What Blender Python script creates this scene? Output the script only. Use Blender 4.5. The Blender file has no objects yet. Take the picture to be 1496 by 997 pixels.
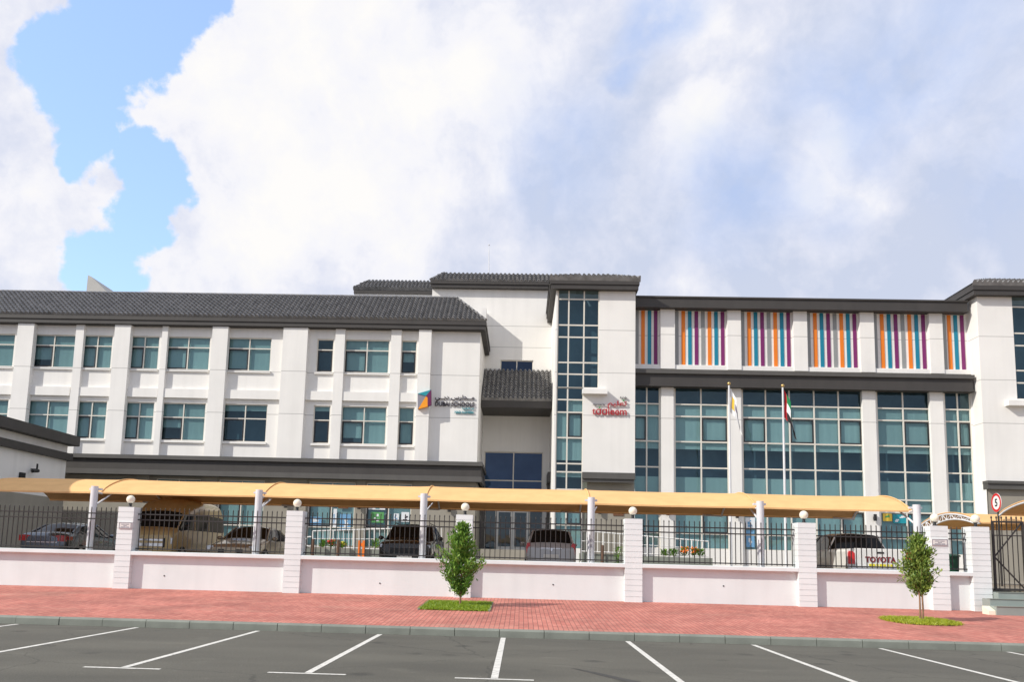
import bpy, bmesh, math, random
from mathutils import Matrix, Vector
random.seed(7)
R = math.radians
S = bpy.context.scene
COL = S.collection

# ------------------------------------------------------------------ camera
W, H = 1496, 997
FPX, CX, CY, EYE = 1200., 725., 663.5, 1.6
def cdir(x, y): return Vector((x - CX, CY - y, -FPX)).normalized()
Zw = cdir(960, -8700); Yw = cdir(760, 818); Yw = (Yw - Zw * Yw.dot(Zw)).normalized(); Xw = Yw.cross(Zw)
CM = Matrix((Xw, Yw, Zw))
cam = bpy.data.cameras.new('camera'); camo = bpy.data.objects.new('camera', cam); COL.objects.link(camo)
cam.sensor_width = 36; cam.lens = FPX / W * 36; cam.clip_start = .1; cam.clip_end = 6000
cam.shift_x = (W / 2 - CX) / W; cam.shift_y = (CY - H / 2) / W
camo.matrix_world = Matrix.Translation((0, 0, EYE)) @ CM.to_4x4()
S.camera = camo
def at(px, py, Y):
    r = CM @ Vector((px - CX, CY - py, -FPX)); r *= Y / r.y
    return Vector((r.x, Y, r.z + EYE))
def gx(px, py, Y): return at(px, py, Y).x
def gz(px, py, Y): return at(px, py, Y).z

# ------------------------------------------------------------------ materials
def nodes(m):
    m.use_nodes = True; nt = m.node_tree; nt.nodes.clear()
    def n(t, **k):
        o = nt.nodes.new(t)
        for a, b in k.items():
            if a.startswith('i_'):
                o.inputs[int(a[2:]) if a[2:].isdigit() else a[2:].replace('_', ' ')].default_value = b
            else: setattr(o, a, b)
        return o
    return nt, n, nt.links.new
MATS = {}
def mat(name, col, rough=.6, var=.1, scale=3., bump=0., bscale=40., metal=0., spec=.5, coat=0., joints=None, jw=.018, stretch=(1, 1, 1), dirt=0.):
    m = bpy.data.materials.new(name); nt, n, L = nodes(m)
    out = n('ShaderNodeOutputMaterial'); b = n('ShaderNodeBsdfPrincipled')
    b.inputs['Roughness'].default_value = rough; b.inputs['Metallic'].default_value = metal
    b.inputs['Specular IOR Level'].default_value = spec; b.inputs['Coat Weight'].default_value = coat
    L(b.outputs[0], out.inputs[0])
    g = n('ShaderNodeNewGeometry')
    mp = n('ShaderNodeMapping'); mp.inputs['Scale'].default_value = stretch; L(g.outputs['Position'], mp.inputs[0])
    no = n('ShaderNodeTexNoise'); no.inputs['Scale'].default_value = scale; no.inputs['Detail'].default_value = 6; L(mp.outputs[0], no.inputs[0])
    mr = n('ShaderNodeMapRange'); mr.inputs[1].default_value = .25; mr.inputs[2].default_value = .75
    mr.inputs[3].default_value = 1 - var; mr.inputs[4].default_value = 1 + var; L(no.outputs[0], mr.inputs[0])
    fac = mr.outputs[0]
    if joints:
        sx = n('ShaderNodeSeparateXYZ'); L(g.outputs['Position'], sx.inputs[0])
        for z in joints:
            a = n('ShaderNodeMath', operation='SUBTRACT'); L(sx.outputs[2], a.inputs[0]); a.inputs[1].default_value = z
            c = n('ShaderNodeMath', operation='ABSOLUTE'); L(a.outputs[0], c.inputs[0])
            e = n('ShaderNodeMapRange'); e.inputs[1].default_value = jw; e.inputs[2].default_value = jw * 1.6; e.inputs[3].default_value = .62; e.inputs[4].default_value = 1
            L(c.outputs[0], e.inputs[0])
            k = n('ShaderNodeMath', operation='MULTIPLY'); L(fac, k.inputs[0]); L(e.outputs[0], k.inputs[1]); fac = k.outputs[0]
    if dirt:
        mp2 = n('ShaderNodeMapping'); mp2.inputs['Scale'].default_value = (1.6, 1.6, .12); L(g.outputs['Position'], mp2.inputs[0])
        n2 = n('ShaderNodeTexNoise'); n2.inputs['Scale'].default_value = 1.3; n2.inputs['Detail'].default_value = 5; L(mp2.outputs[0], n2.inputs[0])
        m2 = n('ShaderNodeMapRange'); m2.inputs[1].default_value = .45; m2.inputs[2].default_value = .75; m2.inputs[3].default_value = 1; m2.inputs[4].default_value = 1 - dirt; L(n2.outputs[0], m2.inputs[0])
        k = n('ShaderNodeMath', operation='MULTIPLY'); L(fac, k.inputs[0]); L(m2.outputs[0], k.inputs[1]); fac = k.outputs[0]
    vm = n('ShaderNodeVectorMath', operation='SCALE'); vm.inputs[0].default_value = col; L(fac, vm.inputs['Scale'])
    L(vm.outputs[0], b.inputs['Base Color'])
    if bump:
        nb = n('ShaderNodeTexNoise'); nb.inputs['Scale'].default_value = bscale; nb.inputs['Detail'].default_value = 4; L(g.outputs['Position'], nb.inputs[0])
        bp = n('ShaderNodeBump'); bp.inputs['Strength'].default_value = bump; bp.inputs['Distance'].default_value = .02; L(nb.outputs[0], bp.inputs['Height'])
        L(bp.outputs[0], b.inputs['Normal'])
    MATS[name] = m
    return m
def glassmat(name, tint, refl, rough=.01, ior=1.5):
    m = bpy.data.materials.new(name); nt, n, L = nodes(m)
    out = n('ShaderNodeOutputMaterial'); mx = n('ShaderNodeMixShader'); lw = n('ShaderNodeLayerWeight'); pw = n('ShaderNodeMath', operation='POWER'); L(lw.outputs['Facing'], pw.inputs[0]); pw.inputs[1].default_value = 4.; fr = n('ShaderNodeMath', operation='MULTIPLY_ADD'); L(pw.outputs[0], fr.inputs[0]); fr.inputs[1].default_value = .9; fr.inputs[2].default_value = .055
    t = n('ShaderNodeBsdfTransparent'); t.inputs[0].default_value = (*tint, 1)
    gl = n('ShaderNodeBsdfGlossy'); gl.inputs['Color'].default_value = (*refl, 1); gl.inputs['Roughness'].default_value = rough
    g = n('ShaderNodeNewGeometry'); no = n('ShaderNodeTexNoise'); no.inputs['Scale'].default_value = .6; L(g.outputs['Position'], no.inputs[0])
    bp = n('ShaderNodeBump'); bp.inputs['Strength'].default_value = .16; bp.inputs['Distance'].default_value = .1; L(no.outputs[0], bp.inputs['Height'])
    L(bp.outputs[0], gl.inputs['Normal'])
    L(fr.outputs[0], mx.inputs[0]); L(t.outputs[0], mx.inputs[1]); L(gl.outputs[0], mx.inputs[2]); L(mx.outputs[0], out.inputs[0])
    return m
def translucentmat(name, col, tcol, w=.35):
    m = bpy.data.materials.new(name); nt, n, L = nodes(m)
    out = n('ShaderNodeOutputMaterial'); mx = n('ShaderNodeMixShader'); mx.inputs[0].default_value = w
    g = n('ShaderNodeNewGeometry'); no = n('ShaderNodeTexNoise'); no.inputs['Scale'].default_value = 2.2; no.inputs['Detail'].default_value = 7; L(g.outputs['Position'], no.inputs[0])
    mr = n('ShaderNodeMapRange'); mr.inputs[1].default_value = .3; mr.inputs[2].default_value = .7; mr.inputs[3].default_value = .93; mr.inputs[4].default_value = 1.05; L(no.outputs[0], mr.inputs[0])
    vm = n('ShaderNodeVectorMath', operation='SCALE'); vm.inputs[0].default_value = col; L(mr.outputs[0], vm.inputs['Scale'])
    d = n('ShaderNodeBsdfDiffuse'); L(vm.outputs[0], d.inputs[0])
    t = n('ShaderNodeBsdfTranslucent'); t.inputs[0].default_value = (*tcol, 1)
    L(d.outputs[0], mx.inputs[1]); L(t.outputs[0], mx.inputs[2]); L(mx.outputs[0], out.inputs[0])
    return m

WHITE = (.82, .80, .76)
jz = lambda *p: [gz(*q) for q in p]
m_left = mat('white_plaster_wing', WHITE, .85, .045, .5, .12, 60, joints=jz((177, 538, 49.6), (177, 600, 49.6)), dirt=.06)
m_center = mat('white_plaster_entrance', WHITE, .85, .045, .5, .12, 60, joints=jz((760, 477, 56), (760, 508, 56)), dirt=.06)
m_tower = mat('white_plaster_tower', WHITE, .85, .045, .5, .12, 60, joints=jz((900, 483, 49), (900, 545.5, 49), (900, 608, 49)), dirt=.06)
m_right = mat('white_plaster_hall', WHITE, .85, .045, .5, .12, 60, joints=jz((1073, 491, 50), (1073, 614, 50)), dirt=.06)
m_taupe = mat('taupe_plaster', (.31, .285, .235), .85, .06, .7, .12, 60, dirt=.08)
m_dark = mat('charcoal_cornice', (.052, .047, .043), .62, .10, .8, .06, 50, dirt=.12)
m_dark2 = mat('grey_cornice', (.095, .09, .083), .65, .10, .8, .06, 50, dirt=.1)
m_tile = mat('charcoal_roof_tile', (.21, .205, .20), .4, .35, 2.6, .1, 60)
m_frame = mat('cream_aluminium', (.70, .66, .58), .45, .05, 2)
m_sash = mat('black_sash', (.02, .02, .022), .4, .1, 2)
m_blind = mat('roller_blind_fabric', (.66, .66, .64), .9, .07, .9, stretch=(3, 1, .25))
nt = m_blind.node_tree; L = nt.links.new; _b = [x for x in nt.nodes if x.type == 'BSDF_PRINCIPLED'][0]; _src = _b.inputs['Base Color'].links[0].from_socket
_o = nt.nodes.new('ShaderNodeObjectInfo'); _r = nt.nodes.new('ShaderNodeMapRange'); _r.inputs[3].default_value = .82; _r.inputs[4].default_value = 1.12; L(_o.outputs['Random'], _r.inputs[0])
_v = nt.nodes.new('ShaderNodeVectorMath'); _v.operation = 'SCALE'; L(_src, _v.inputs[0]); L(_r.outputs[0], _v.inputs['Scale']); L(_v.outputs[0], _b.inputs['Base Color'])
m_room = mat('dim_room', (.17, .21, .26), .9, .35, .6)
m_glass = glassmat('tinted_window_glass', (.49, .655, .67), (.60, .85, 1.0))
m_glass_dark = glassmat('dark_window_glass', (.30, .42, .55), (.5, .65, 1.0))
m_door_glass = glassmat('door_glass', (.42, .50, .50), (.8, .9, .9))
m_fence_wall = mat('painted_boundary_wall', (.74, .785, .775), .8, .05, .8, .15, 45, dirt=.06)
m_pillar = mat('painted_pillar', (.755, .79, .78), .75, .05, 1.2, .1, 45, dirt=.05)
m_iron = mat('black_iron', (.028, .024, .022), .5, .2, 3)
m_globe = mat('cream_globe', (.86, .80, .64), .3, .04, 5)
m_postw = mat('white_steel', (.70, .70, .71), .4, .08, 1.5, dirt=.12)
m_fabric = translucentmat('tan_shade_net', (.80, .49, .225), (.36, .13, .02), .03)
m_concrete = mat('kerb_concrete', (.22, .235, .20), .85, .14, 2.5, .2, 30, dirt=.1)
m_step = mat('grey_step_paint', (.27, .31, .285), .8, .08, 2, .1, 40)
m_paint = mat('road_paint', (.68, .66, .60), .7, .16, 6, .1, 60)
nt = m_paint.node_tree; L = nt.links.new
_b = [x for x in nt.nodes if x.type == 'BSDF_PRINCIPLED'][0]; _src = _b.inputs['Base Color'].links[0].from_socket
_n = nt.nodes.new('ShaderNodeTexNoise'); _n.inputs['Scale'].default_value = 16; _n.inputs['Detail'].default_value = 9; _n.inputs['Roughness'].default_value = .75
_g = nt.nodes.new('ShaderNodeNewGeometry'); L(_g.outputs['Position'], _n.inputs[0])
_r = nt.nodes.new('ShaderNodeMapRange'); _r.inputs[1].default_value = .54; _r.inputs[2].default_value = .66; _r.inputs[3].default_value = 0; _r.inputs[4].default_value = .75; L(_n.outputs[0], _r.inputs[0])
_m = nt.nodes.new('ShaderNodeMix'); _m.data_type = 'RGBA'; L(_r.outputs[0], _m.inputs[0]); L(_src, _m.inputs[6]); _m.inputs[7].default_value = (.12, .112, .09, 1); L(_m.outputs[2], _b.inputs['Base Color'])
m_yard = mat('yard_paving', (.25, .22, .17), .85, .12, 1.5, .2, 20)
m_sand = mat('sandy_ground', (.33, .27, .20), .95, .2, .2, .2, 5)
m_soil = mat('soil', (.13, .085, .05), .95, .3, 8, .4, 30)
m_white_rail = mat('white_rail_paint', (.80, .79, .76), .4, .04, 2)
m_black = mat('black_plastic', (.015, .015, .016), .45, .1, 3)
m_rubber = mat('tyre_rubber', (.02, .02, .02), .8, .1, 6)
m_alloy = mat('wheel_alloy', (.5, .5, .52), .3, .05, 4, metal=.9)
m_carglass = mat('car_glass', (.012, .013, .014), .05, .05, 2, spec=.25)
m_red = mat('tail_lamp_red', (.62, .014, .014), .15, .1, 8, coat=.6)
m_lamp = mat('headlamp_clear', (.55, .57, .6), .08, .2, 14, metal=.4, coat=.8)
m_plate = mat('number_plate', (.72, .70, .66), .5, .03, 5)
m_chrome = mat('chrome', (.75, .75, .76), .12, .02, 5, metal=1)
m_bark = mat('young_bark', (.26, .15, .085), .9, .3, 12, .4, 40)
m_wood = mat('brown_wood', (.11, .06, .035), .8, .25, 6, .2, 30)
m_brass = mat('brass', (.62, .42, .16), .3, .05, 5, metal=.9)
m_fgrey = mat('grey_fin_paint', (.27, .28, .275), .5, .03, 2)
m_forange = mat('orange_fin_paint', (.78, .20, .008), .5, .03, 2)
m_fteal = mat('teal_fin_paint', (.0, .20, .31), .5, .03, 2)
m_fpurple = mat('purple_fin_paint', (.18, .012, .12), .5, .03, 2)
def flat(name, c, r=.5): return mat(name, c, r, .03, 3)
s_purple = flat('sign_purple', (.13, .008, .075)); s_orange = flat('sign_orange', (.90, .33, .01)); s_teal = flat('sign_teal', (.01, .28, .34))
s_grey = flat('sign_grey', (.25, .24, .28)); s_navy = flat('sign_dark_letter', (.022, .014, .03)); s_red = flat('sign_red', (.42, .012, .02)); s_green = flat('sign_green', (.10, .34, .10))
s_brown = flat('sign_brown', (.16, .07, .03)); s_blue = flat('poster_blue', (.16, .36, .58)); s_white = flat('poster_white', (.75, .78, .8)); s_yellow = flat('poster_yellow', (.8, .55, .06)); s_black = flat('ink_black', (.012, .012, .012)); s_greenbin = flat('bin_green', (.01, .075, .035))
def leafmat(name, a, b):
    m = bpy.data.materials.new(name); nt, n, L = nodes(m)
    out = n('ShaderNodeOutputMaterial'); mx = n('ShaderNodeMixShader'); mx.inputs[0].default_value = .3
    g = n('ShaderNodeNewGeometry'); cr = n('ShaderNodeValToRGB')
    cr.color_ramp.elements[0].color = (*a, 1); cr.color_ramp.elements[1].color = (*b, 1)
    L(g.outputs['Random Per Island'], cr.inputs[0])
    p = n('ShaderNodeBsdfPrincipled'); p.inputs['Roughness'].default_value = .45; L(cr.outputs[0], p.inputs['Base Color'])
    t = n('ShaderNodeBsdfTranslucent'); L(cr.outputs[0], t.inputs[0])
    L(p.outputs[0], mx.inputs[1]); L(t.outputs[0], mx.inputs[2]); L(mx.outputs[0], out.inputs[0])
    return m
m_leaf = leafmat('young_leaf', (.045, .15, .016), (.29, .48, .08))
m_leaf2 = leafmat('dry_leaf', (.06, .14, .018), (.36, .47, .10))
m_grass = leafmat('lawn_blade', (.14, .26, .012), (.40, .50, .04))
m_grass2 = leafmat('dry_lawn_blade', (.26, .33, .015), (.52, .54, .05))

def paving():
    m = bpy.data.materials.new('red_brick_paving'); nt, n, L = nodes(m)
    out = n('ShaderNodeOutputMaterial'); b = n('ShaderNodeBsdfPrincipled'); b.inputs['Roughness'].default_value = .85; L(b.outputs[0], out.inputs[0])
    g = n('ShaderNodeNewGeometry')
    br = n('ShaderNodeTexBrick'); br.inputs['Scale'].default_value = 1.; br.inputs['Brick Width'].default_value = .21; br.inputs['Row Height'].default_value = .105
    br.inputs['Mortar Size'].default_value = .006; br.inputs['Color1'].default_value = (.46, .145, .108, 1); br.inputs['Color2'].default_value = (.57, .215, .16, 1); br.inputs['Mortar'].default_value = (.17, .075, .055, 1)
    mp = n('ShaderNodeMapping'); mp.inputs['Rotation'].default_value = (0, 0, R(90)); L(g.outputs['Position'], mp.inputs[0]); L(mp.outputs[0], br.inputs[0])
    n1 = n('ShaderNodeTexNoise'); n1.inputs['Scale'].default_value = .9; n1.inputs['Detail'].default_value = 8; L(g.outputs['Position'], n1.inputs[0])
    r1 = n('ShaderNodeMapRange'); r1.inputs[1].default_value = .3; r1.inputs[2].default_value = .7; r1.inputs[3].default_value = .8; r1.inputs[4].default_value = 1.22; L(n1.outputs[0], r1.inputs[0])
    vs = n('ShaderNodeVectorMath', operation='SCALE'); L(br.outputs[0], vs.inputs[0]); L(r1.outputs[0], vs.inputs['Scale'])
    n2 = n('ShaderNodeTexNoise'); n2.inputs['Scale'].default_value = .55; n2.inputs['Detail'].default_value = 9; n2.inputs['Roughness'].default_value = .7
    mp2 = n('ShaderNodeMapping'); mp2.inputs['Scale'].default_value = (.5, 1.6, 1); L(g.outputs['Position'], mp2.inputs[0]); L(mp2.outputs[0], n2.inputs[0])
    r2 = n('ShaderNodeMapRange'); r2.inputs[1].default_value = .56; r2.inputs[2].default_value = .78; r2.inputs[3].default_value = 0; r2.inputs[4].default_value = .55; L(n2.outputs[0], r2.inputs[0])
    mx = n('ShaderNodeMix', data_type='RGBA'); L(r2.outputs[0], mx.inputs[0]); L(vs.outputs[0], mx.inputs[6]); mx.inputs[7].default_value = (.52, .33, .24, 1)
    L(mx.outputs[2], b.inputs['Base Color'])
    bp = n('ShaderNodeBump'); bp.inputs['Strength'].default_value = .4; bp.inputs['Distance'].default_value = .006; bp.invert = True; L(br.outputs[1], bp.inputs['Height']); L(bp.outputs[0], b.inputs['Normal'])
    return m
m_paving = paving()
def asphalt():
    m = bpy.data.materials.new('asphalt'); nt, n, L = nodes(m)
    out = n('ShaderNodeOutputMaterial'); b = n('ShaderNodeBsdfPrincipled'); b.inputs['Roughness'].default_value = .8; L(b.outputs[0], out.inputs[0])
    g = n('ShaderNodeNewGeometry')
    def noise(sc, det, lo, hi, a, c, st=(1, 1, 1)):
        mp = n('ShaderNodeMapping'); mp.inputs['Scale'].default_value = st; L(g.outputs['Position'], mp.inputs[0])
        x = n('ShaderNodeTexNoise'); x.inputs['Scale'].default_value = sc; x.inputs['Detail'].default_value = det; L(mp.outputs[0], x.inputs[0])
        r = n('ShaderNodeMapRange'); r.inputs[1].default_value = lo; r.inputs[2].default_value = hi; r.inputs[3].default_value = a; r.inputs[4].default_value = c; L(x.outputs[0], r.inputs[0]); return r.outputs[0]
    f = noise(.5, 8, .3, .7, .78, 1.2, (.5, 1.4, 1))
    f2 = noise(45, 3, .3, .7, .72, 1.3)
    f3 = noise(1.3, 6, .62, .72, 1, 1.3, (.6, 1.2, 1))
    k = n('ShaderNodeMath', operation='MULTIPLY'); L(f, k.inputs[0]); L(f2, k.inputs[1])
    vo = n('ShaderNodeTexVoronoi'); vo.inputs['Scale'].default_value = .8; vo.inputs['Randomness'].default_value = 1; wn = n('ShaderNodeTexNoise'); wn.inputs['Scale'].default_value = 3; wn.inputs['Detail'].default_value = 5
    L(g.outputs['Position'], wn.inputs[0]); wa = n('ShaderNodeVectorMath', operation='MULTIPLY_ADD'); L(wn.outputs['Color'], wa.inputs[0]); wa.inputs[1].default_value = (.35, .35, 0); L(g.outputs['Position'], wa.inputs[2]); L(wa.outputs[0], vo.inputs[0])
    sp_ = n('ShaderNodeMapRange'); sp_.inputs[1].default_value = .07; sp_.inputs[2].default_value = .17; sp_.inputs[3].default_value = .62; sp_.inputs[4].default_value = 1; L(vo.outputs['Distance'], sp_.inputs[0])
    ve = n('ShaderNodeTexVoronoi', feature='DISTANCE_TO_EDGE'); ve.inputs['Scale'].default_value = .22; L(wa.outputs[0], ve.inputs[0])
    ce = n('ShaderNodeMapRange'); ce.inputs[1].default_value = .0015; ce.inputs[2].default_value = .004; ce.inputs[3].default_value = .68; ce.inputs[4].default_value = 1; L(ve.outputs['Distance'], ce.inputs[0])
    f4 = n('ShaderNodeMath', operation='MULTIPLY'); L(sp_.outputs[0], f4.inputs[0]); L(ce.outputs[0], f4.inputs[1])
    f5 = n('ShaderNodeMath', operation='MULTIPLY'); L(f4.outputs[0], f5.inputs[0]); L(noise(9, 2, .68, .72, 1, 1.35), f5.inputs[1])
    f6 = n('ShaderNodeMath', operation='MULTIPLY'); L(f3, f6.inputs[0]); L(f5.outputs[0], f6.inputs[1])
    k2 = n('ShaderNodeMath', operation='MULTIPLY'); L(k.outputs[0], k2.inputs[0]); L(f6.outputs[0], k2.inputs[1])
    vs = n('ShaderNodeVectorMath', operation='SCALE'); vs.inputs[0].default_value = (.100, .094, .073); L(k2.outputs[0], vs.inputs['Scale']); L(vs.outputs[0], b.inputs['Base Color'])
    nb = n('ShaderNodeTexNoise'); nb.inputs['Scale'].default_value = 70; L(g.outputs['Position'], nb.inputs[0])
    bp = n('ShaderNodeBump'); bp.inputs['Strength'].default_value = .5; bp.inputs['Distance'].default_value = .008; L(nb.outputs[0], bp.inputs['Height']); L(bp.outputs[0], b.inputs['Normal'])
    return m
m_asphalt = asphalt()

# ------------------------------------------------------------------ mesh builder
class MB:
    def __init__(s): s.v = []; s.f = []; s.s = []
    def add(s, vs, fs, smooth=False):
        o = len(s.v); s.v += [tuple(v) for v in vs]; s.f += [tuple(i + o for i in f) for f in fs]; s.s += [smooth] * len(fs); return s
    def box(s, x0, x1, y0, y1, z0, z1):
        return s.add([(x0, y0, z0), (x1, y0, z0), (x1, y1, z0), (x0, y1, z0), (x0, y0, z1), (x1, y0, z1), (x1, y1, z1), (x0, y1, z1)],
                     [(3, 2, 1, 0), (4, 5, 6, 7), (0, 1, 5, 4), (1, 2, 6, 5), (2, 3, 7, 6), (3, 0, 4, 7)])
    def quad(s, a, b, c, d): return s.add([a, b, c, d], [(0, 1, 2, 3)])
    def bar(s, p, q, w, h=None):           # square bar between two points
        h = h or w; p = Vector(p); q = Vector(q); d = (q - p).normalized()
        u = d.cross(Vector((0, 0, 1))) if abs(d.z) < .95 else d.cross(Vector((0, 1, 0)))
        u.normalize(); t = u.cross(d)
        vs = [c + u * (a * w / 2) + t * (b * h / 2) for c in (p, q) for a, b in ((-1, -1), (1, -1), (1, 1), (-1, 1))]
        return s.add(vs, [(3, 2, 1, 0), (4, 5, 6, 7), (0, 1, 5, 4), (1, 2, 6, 5), (2, 3, 7, 6), (3, 0, 4, 7)])
    def tube(s, pts, r, n=10, cap=True):
        pts = [Vector(p) for p in pts]; rr = r if isinstance(r, (list, tuple)) else [r] * len(pts); vs = []; fs = []
        for i, p in enumerate(pts):
            d = (pts[min(i + 1, len(pts) - 1)] - pts[max(i - 1, 0)]).normalized()
            u = d.cross(Vector((0, 0, 1))) if abs(d.z) < .95 else d.cross(Vector((0, 1, 0)))
            u.normalize(); t = u.cross(d)
            vs += [p + (u * math.cos(2 * math.pi * k / n) + t * math.sin(2 * math.pi * k / n)) * rr[i] for k in range(n)]
        for i in range(len(pts) - 1):
            for k in range(n): a = i * n + k; b = i * n + (k + 1) % n; fs.append((a, b, b + n, a + n))
        s.add(vs, fs, True)
        if cap: s.add(vs[:n][::-1], [tuple(range(n))]); s.add(vs[-n:], [tuple(range(n))])
        return s
    def sphere(s, c, r, n=18, sz=1.):
        vs = []; fs = []; m = n // 2
        for i in range(m + 1):
            a = math.pi * i / m
            for k in range(n): b = 2 * math.pi * k / n; vs.append((c[0] + r * math.sin(a) * math.cos(b), c[1] + r * math.sin(a) * math.sin(b), c[2] + r * sz * math.cos(a)))
        for i in range(m):
            for k in range(n): fs.append((i * n + k, (i + 1) * n + k, (i + 1) * n + (k + 1) % n, i * n + (k + 1) % n))
        return s.add(vs, fs, True)
    def prism(s, poly, y0, y1):             # polygon in XZ extruded along Y
        n = len(poly); vs = [(x, y0, z) for x, z in poly] + [(x, y1, z) for x, z in poly]
        return s.add(vs, [tuple(range(n)), tuple(range(2 * n - 1, n - 1, -1))] + [(i, i + n, (i + 1) % n + n, (i + 1) % n) for i in range(n)])
    def prismx(s, poly, x0, x1):            # polygon in YZ extruded along X
        n = len(poly); vs = [(x0, y, z) for y, z in poly] + [(x1, y, z) for y, z in poly]
        return s.add(vs, [tuple(range(n)), tuple(range(2 * n - 1, n - 1, -1))] + [(i, i + n, (i + 1) % n + n, (i + 1) % n) for i in range(n)])
    def lathe(s, prof, c, n=16):
        vs = []; fs = []
        for r, z in prof:
            for k in range(n): b = 2 * math.pi * k / n; vs.append((c[0] + r * math.cos(b), c[1] + r * math.sin(b), c[2] + z))
        for i in range(len(prof) - 1):
            for k in range(n): fs.append((i * n + k, i * n + (k + 1) % n, (i + 1) * n + (k + 1) % n, (i + 1) * n + k))
        return s.add(vs, fs, True)
ORG = {}
def mesh_of(name, mb, m, off):
    me = bpy.data.meshes.new(name); me.from_pydata([(a - off[0], b - off[1], c - off[2]) for a, b, c in mb.v], [], mb.f)
    for mm in (m if isinstance(m, list) else [m]): me.materials.append(mm)
    me.polygons.foreach_set('use_smooth', mb.s); me.update()
    if name == 'pane': return me
    bm = bmesh.new(); bm.from_mesh(me); bmesh.ops.recalc_face_normals(bm, faces=bm.faces); bm.to_mesh(me); bm.free()
    return me
def tag(o, label=None, cat=None, group=None, kind=None):
    for k, v in (('label', label), ('category', cat), ('group', group), ('kind', kind)):
        if v: o[k] = v
    return o
def thing(name, loc, label, cat, group=None, rz=0):
    o = bpy.data.objects.new(name, None); o.empty_display_size = .2; COL.objects.link(o); o.location = loc; o.rotation_euler.z = rz
    ORG[o.name] = Vector(loc); return tag(o, label, cat, group)
def part(name, mb, m, parent, world=True, label=None):
    """mesh part under parent; geometry given in world coordinates (world=True) or in the thing's own frame"""
    off = ORG[parent.name] if world else Vector((0, 0, 0))
    o = bpy.data.objects.new(name, mesh_of(name, mb, m, off)); COL.objects.link(o); o.parent = parent; ORG[o.name] = off
    if label: o['label'] = label
    return o
def solo(name, mb, m, loc, label, cat, group=None):
    o = bpy.data.objects.new(name, mesh_of(name, mb, m, Vector(loc))); COL.objects.link(o); o.location = loc; return tag(o, label, cat, group)
def struct(name, mb, m, kind='structure'):
    o = bpy.data.objects.new(name, mesh_of(name, mb, m, (0, 0, 0))); COL.objects.link(o); o['kind'] = kind; return o
def kids(o): return [c for c in bpy.data.objects if c.parent == o]
def dup(root, loc, label=None, rz=None):
    def cp(o, par):
        c = o.copy(); COL.objects.link(c)
        if par: c.parent = par
        for k in kids(o): cp(k, c)
        return c
    c = cp(root, None); c.location = loc; ORG[c.name] = Vector(loc)
    if rz is not None: c.rotation_euler.z = rz
    if label: c['label'] = label
    return c
def text_mb(txt, size, depth, bold=0., spacing=1., res=3):
    cu = bpy.data.curves.new('t', 'FONT'); cu.body = txt; cu.size = size; cu.extrude = depth / 2; cu.offset = bold; cu.space_character = spacing; cu.resolution_u = res
    o = bpy.data.objects.new('t', cu); COL.objects.link(o); bpy.context.view_layer.update()
    me = bpy.data.meshes.new_from_object(o.evaluated_get(bpy.context.evaluated_depsgraph_get()))
    mb = MB(); mb.add([v.co for v in me.vertices], [tuple(p.vertices) for p in me.polygons])
    bpy.data.objects.remove(o); bpy.data.meshes.remove(me); bpy.data.curves.remove(cu)
    return mb
def fit_text(txt, x0, x1, z0, z1, y, depth, bold=0., mb=None, keep=False):
    """write txt on a wall that faces -Y, filling the given rectangle"""
    t = text_mb(txt, 1., .1, bold); mb = mb or MB()
    xs = [v[0] for v in t.v]; ys = [v[1] for v in t.v]; zs = [v[2] for v in t.v]
    a0, a1, b0, b1 = min(xs), max(xs), min(ys), max(ys); kz = 1 / (max(zs) - min(zs))
    vs = [(x0 + (p[0] - a0) / (a1 - a0) * (x1 - x0), y - (p[2] - min(zs)) * kz * depth, z0 + (p[1] - b0) / (b1 - b0) * (z1 - z0)) for p in t.v]
    mb.add(vs, t.f); return mb

# ------------------------------------------------------------------ world: sky and clouds
SUN_AZ, SUN_EL = 61., 35.     # degrees to the left of the facade's normal, and above the horizon
SUND = Vector((-math.sin(R(SUN_AZ)) * math.cos(R(SUN_EL)), -math.cos(R(SUN_AZ)) * math.cos(R(SUN_EL)), math.sin(R(SUN_EL))))
wd = bpy.data.worlds.new('World'); S.world = wd; nt, n, L = nodes(wd)
out = n('ShaderNodeOutputWorld'); bg = n('ShaderNodeBackground'); bg.inputs[1].default_value = .10; L(bg.outputs[0], out.inputs[0])
sky = n('ShaderNodeTexSky'); sky.sky_type = 'NISHITA'; sky.sun_disc = False; sky.sun_elevation = R(SUN_EL); sky.sun_rotation = R(180 + SUN_AZ)
sky.air_density = 1.0; sky.dust_density = .6; sky.ozone_density = 1.5
tc = n('ShaderNodeTexCoord')
def wdir(px, py): return (CM @ Vector((px - CX, CY - py, -FPX))).normalized()
def blob(px, py, rpx, soft=.55, wgt=1.):
    d = n('ShaderNodeVectorMath', operation='DISTANCE'); L(warp.outputs[0], d.inputs[0]); d.inputs[1].default_value = wdir(px, py)
    r = n('ShaderNodeMapRange', interpolation_type='SMOOTHSTEP'); r.inputs[1].default_value = rpx / FPX * (1 + soft); r.inputs[2].default_value = rpx / FPX * (1 - soft); r.inputs[3].default_value = 0; r.inputs[4].default_value = wgt
    L(d.outputs['Value'], r.inputs[0]); return r.outputs[0]
def mth(op, a, b=None, clamp=False):
    k = n('ShaderNodeMath', operation=op, use_clamp=clamp)
    for i, q in enumerate((a, b)):
        if q is None: continue
        if isinstance(q, (int, float)): k.inputs[i].default_value = q
        else: L(q, k.inputs[i])
    return k.outputs[0]
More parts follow.
